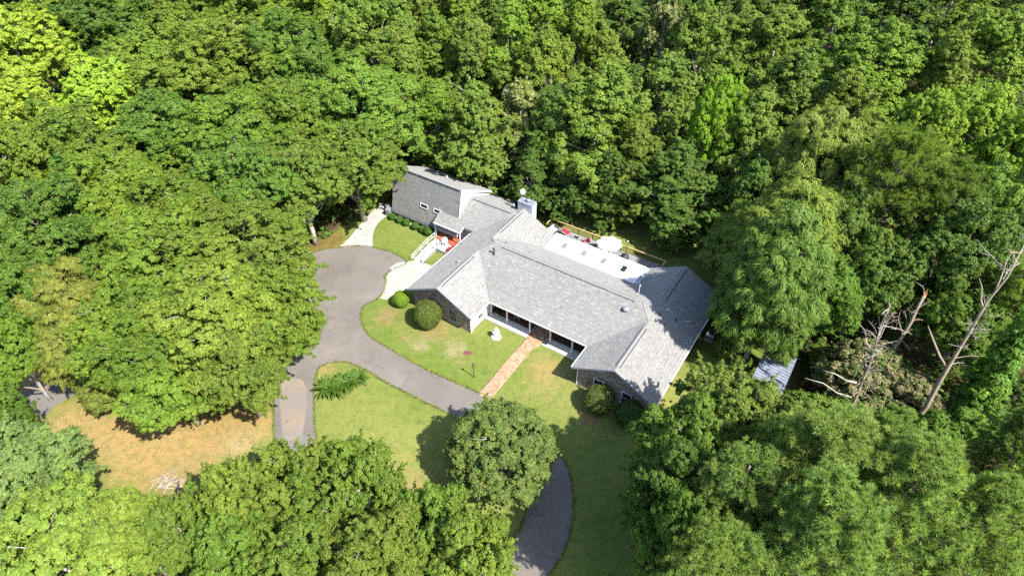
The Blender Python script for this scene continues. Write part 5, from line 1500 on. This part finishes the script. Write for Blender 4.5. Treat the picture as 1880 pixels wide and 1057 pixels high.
for i, (u, v, L, lab) in enumerate(((-7.35, -17.45, 1.35, 'sago palm on the island nearest the stem drive'), (-6.55, -17.0, 1.25, 'sago palm in the middle of the island clump, front'), (-6.5, -16.0, 1.4, 'sago palm in the middle of the island clump, rear'), (-5.75, -14.75, 1.2, 'sago palm of the island clump farthest from the stem drive'), (-6.0, -15.9, 1.2, 'sago palm on the lawn side of the island clump'))):
    t = empty('sago_palm', uvw(u, v), rg.uniform(0, 6), lab, 'palm', 'sago palms on the island')
    f = link('fronds', sago_mesh(rg, 34, L), t); f.color = (0.065, 0.128, 0.016, 1)
    MB().lathe([(0.22, -0.02), (0.24, 0.2), (0.18, 0.48), (0.05, 0.6)], (0, 0, 0), 12).build('trunk', M['bark'], t, True)
rk = MB(); rr = random.Random(3)
pts = [(0.34 * math.cos(a) * rr.uniform(0.75, 1.1), 0.26 * math.sin(a) * rr.uniform(0.8, 1.1)) for a in [2 * math.pi * k / 9 for k in range(9)]]
rk.prism([(x * 0.6, y * 0.6, 0.5) for x, y in pts], [(x, y, 0) for x, y in pts])
o = rk.build('boulder', M['stone'], None, bevel=0.05); o.location = uvw(-7.35, -16.1); tag(o, 'pale boulder among the sago palms on the island', 'boulder')

# potted fern foliage
rgf = np.random.default_rng(5)
dd = sphere_dirs(rgf, 500); pp = dd * np.array([0.32, 0.32, 0.22]) + np.array([0, 0, 0.5])
f = link('fronds', finish_leaves('fronds', [(leaf_quads(rgf, pp, dd, 0.2, 0.05, 0.4), np.clip(rgf.normal(0.4, 0.15, 500), 0, 1), np.zeros(500))]), fpot); f.color = (0.04, 0.08, 0.02, 1)

# bare snags
def snag(name, base, top, r0, branches, lab, mat='deadwood', broken=False, seed=0, twn=14):
    rr = random.Random(seed)
    b, tp = Vector(base), Vector(top)
    t = empty(name, b, 0, lab, 'dead tree', 'bare snags near the right edge')
    n = 8
    pts = [(tp - b) * (i / n) + Vector((rr.gauss(0, 0.10), rr.gauss(0, 0.10), 0)) * (1 if 0 < i < n else 0) for i in range(n + 1)]
    taper = 0.45 if broken else 0.85
    MB().tube(pts, [r0 * (1 - taper * i / n) for i in range(n + 1)], 9).build('trunk', M[mat], t, True)
    for f, end, r, bm in branches:
        s = (tp - b) * f; e = Vector(end) - b
        mid1, mid2 = s.lerp(e, 0.35) + Vector((0, 0, -0.2)), s.lerp(e, 0.7) + Vector((rr.gauss(0, 0.2), rr.gauss(0, 0.2), 0.1))
        MB().tube([s, mid1, mid2, e], [r, r * 0.8, r * 0.55, r * 0.2], 6).build('branch', M[bm], t, True)
    for k in range(twn):
        f = rr.uniform(0.4, 1.0); s = (tp - b) * f
        e = s + Vector((rr.gauss(0, 0.8), rr.gauss(0, 0.8), rr.uniform(-0.1, 1.2)))
        mbt = MB().tube([s, s.lerp(e, 0.5) + Vector((0, 0, 0.15)), e], [0.045, 0.03, 0.010], 5)
        for q in range(3):
            e2 = s.lerp(e, rr.uniform(0.4, 0.95)); e3 = e2 + Vector((rr.gauss(0, 0.4), rr.gauss(0, 0.4), rr.uniform(0, 0.6)))
            mbt.tube([e2, e3], [0.02, 0.006], 4)
        mbt.build('twig', M[rr.choice(('deadwood', 'palewood'))], t)
    if broken:
        for k in range(5):
            a = k * 1.25
            e = (tp - b) + Vector((0.12 * math.cos(a), 0.12 * math.sin(a), rr.uniform(0.2, 0.7)))
            MB().tube([(tp - b) + Vector((0.08 * math.cos(a), 0.08 * math.sin(a), -0.3)), e], [0.09, 0.01], 5).build('splinter', M['splinter'], t)
    return t
snag('dead_snag', (30.24, 34.21, -0.1), (30.07, 36.7, 15), 0.19, [(0.47, (27.03, 36.4, 7.6), 0.10, 'palewood'), (0.36, (25.6, 36.1, 6.9), 0.09, 'palewood'), (0.7, (28.6, 37.4, 12.6), 0.06, 'palewood'), (0.75, (31.4, 37.6, 13.6), 0.05, 'deadwood'), (0.6, (28.9, 35.2, 10.6), 0.05, 'palewood')],
     'leaning bare snag with two long pale side branches by the shed', seed=1, twn=40)
snag('dead_snag', (35.41, 33.62, -0.1), (37.9, 37.2, 21), 0.27, [(0.44, (33.87, 36.52, 13.0), 0.13, 'deadwood'), (0.72, (35.9, 36.9, 17.8), 0.09, 'deadwood'), (0.8, (38.6, 38.4, 19.5), 0.07, 'deadwood')],
     'tallest bare snag leaning towards the right edge with one forked limb', seed=2, twn=26)
snag('dead_snag', (35.45, 40.06, -0.1), (37.32, 42.39, 11), 0.23, [(0.62, (35.3, 41.6, 9.6), 0.07, 'deadwood'), (0.5, (35.2, 40.7, 6.6), 0.06, 'palewood')],
     'broken snag with an orange splintered top behind the mimosa', broken=True, seed=3, twn=12)
snag('dead_snag', (47.2, 38.0, -0.1), (49.5, 41.0, 15), 0.22, [(0.6, (46.8, 40.8, 12.0), 0.08, 'deadwood')], 'bare snag at the right edge behind the yellow green pine', seed=4, twn=14)

# brush pile
bp = empty('brush_pile', (-30.0, 30.0, 0), 0, 'heap of cut grey branches at the lower edge of the straw clearing', 'brush pile')
rr = random.Random(8)
for k in range(46):
    a = rr.uniform(0, 3.14); x, y = rr.gauss(0, 0.7), rr.gauss(0, 0.45); L = rr.uniform(0.6, 1.5)
    z = rr.uniform(0.05, 0.5) * math.exp(-(x * x + y * y))
    MB().tube([(x - L / 2 * math.cos(a), y - L / 2 * math.sin(a), max(0.03, z - 0.1)), (x, y, z + 0.08), (x + L / 2 * math.cos(a), y + L / 2 * math.sin(a), max(0.03, z + rr.uniform(-0.1, 0.15)))], [0.035, 0.03, 0.012], 5).build('branch', M[rr.choice(('deadwood', 'palewood', 'bark'))], bp)

# undergrowth of the wood
rngu = np.random.default_rng(9)
N_ = 60000
ux, uy = rngu.uniform(-135, 135, N_), rngu.uniform(8, 178, N_)
ld = np.where(inside(ux, uy, LAWN_S), -1, 1) * edge_dist(ux, uy, LAWN_S)
k = (ld > 1.6) & (np.abs(ux) < 14 + uy * 0.86) & ~(inside(ux, uy, [(p.x, p.y) for p in (uvw(26.8, 3.8), uvw(31, 3.8), uvw(31, 10.8), uvw(26.8, 10.8))]))
ux, uy = ux[k][:15000], uy[k][:15000]
hz = rngu.uniform(0.3, 3.4, len(ux)) * np.clip((ld[k][:15000]) / 5, 0.3, 1)
m_ = 11
pos = np.repeat(np.stack([ux, uy, hz], 1), m_, 0)
dd = sphere_dirs(rngu, len(pos)); dd[:, 2] = np.abs(dd[:, 2]) - 0.2
pos = pos + dd * np.repeat(rngu.uniform(0.5, 1.3, len(ux)), m_)[:, None]
pos[:, 2] = np.maximum(pos[:, 2], 0.05)
me = finish_leaves('undergrowth', [(leaf_quads(rngu, pos, dd + np.array([0, 0, 0.7]), 0.62, 0.4, 0.4), np.clip(np.repeat(rngu.normal(0.45, 0.2, len(ux)), m_) + rngu.normal(0, 0.1, len(pos)), 0, 1), np.repeat((rngu.random(len(ux)) < 0.2).astype(float), m_))])
o = link('undergrowth', me); o.color = (0.07, 0.13, 0.022, 1)
tag(o, 'green undergrowth covering the forest floor between the trees', 'undergrowth', kind='stuff')

# grass creeping over the edges of the paving
def fringe(loop, per_m, out_w, rng):
    P = []
    n = len(loop)
    for i in range(n):
        a, b = np.array(loop[i]), np.array(loop[(i + 1) % n])
        L = np.linalg.norm(b - a)
        k = rng.poisson(L * per_m)
        if k == 0 or L < 1e-6: continue
        tt = rng.random((k, 1)); nr = np.array([-(b - a)[1], (b - a)[0]]) / L
        P.append(a + (b - a) * tt + nr * rng.normal(0, out_w, (k, 1)))
    P = np.concatenate(P)
    return np.concatenate([P, rng.uniform(0.02, 0.05, (len(P), 1))], 1)
rf = np.random.default_rng(31)
pf = np.concatenate([fringe(dl, 34, 0.07, rf), fringe(il, 34, 0.07, rf)])
me = finish_leaves('grass_fringe', [(leaf_quads(rf, pf, np.tile([0, 0, 1.0], (len(pf), 1)), 0.20, 0.09, 0.5), np.clip(rf.normal(0.5, 0.2, len(pf)), 0, 1), (rf.random(len(pf)) < 0.35).astype(float))])
o = link('grass_fringe', me); o.color = (0.115, 0.145, 0.03, 1)
tag(o, 'ragged grass growing over the edges of the asphalt drive', 'grass', kind='stuff')
# fallen leaves on drive, lawn and straw clearing
NL = 5200
lx, ly = rf.uniform(-46, 12, NL), rf.uniform(22, 66, NL)
dens = np.zeros(NL)
for (x, y, h, R, sp, co, lab) in TREES:
    dens = np.maximum(dens, np.exp(-np.maximum(0, np.hypot(lx - x, ly - y) - R) / 2.2))
on = inside(lx, ly, dl) & ~inside(lx, ly, il)
kk = rf.random(NL) < (0.05 + 0.95 * dens) * np.where(on, 0.35, 1.0)
pf = np.stack([lx[kk], ly[kk], rf.uniform(0.035, 0.06, kk.sum())], 1)
me = finish_leaves('fallen_leaves', [(leaf_quads(rf, pf, np.tile([0, 0, 1.0], (len(pf), 1)), 0.12, 0.08, 0.35), np.clip(rf.normal(0.5, 0.25, len(pf)), 0, 1), np.zeros(len(pf)))])
o = link('fallen_leaves', me); o.color = (0.17, 0.10, 0.045, 1)
tag(o, 'scattered brown fallen leaves on the drive and lawns', 'leaves', kind='stuff')
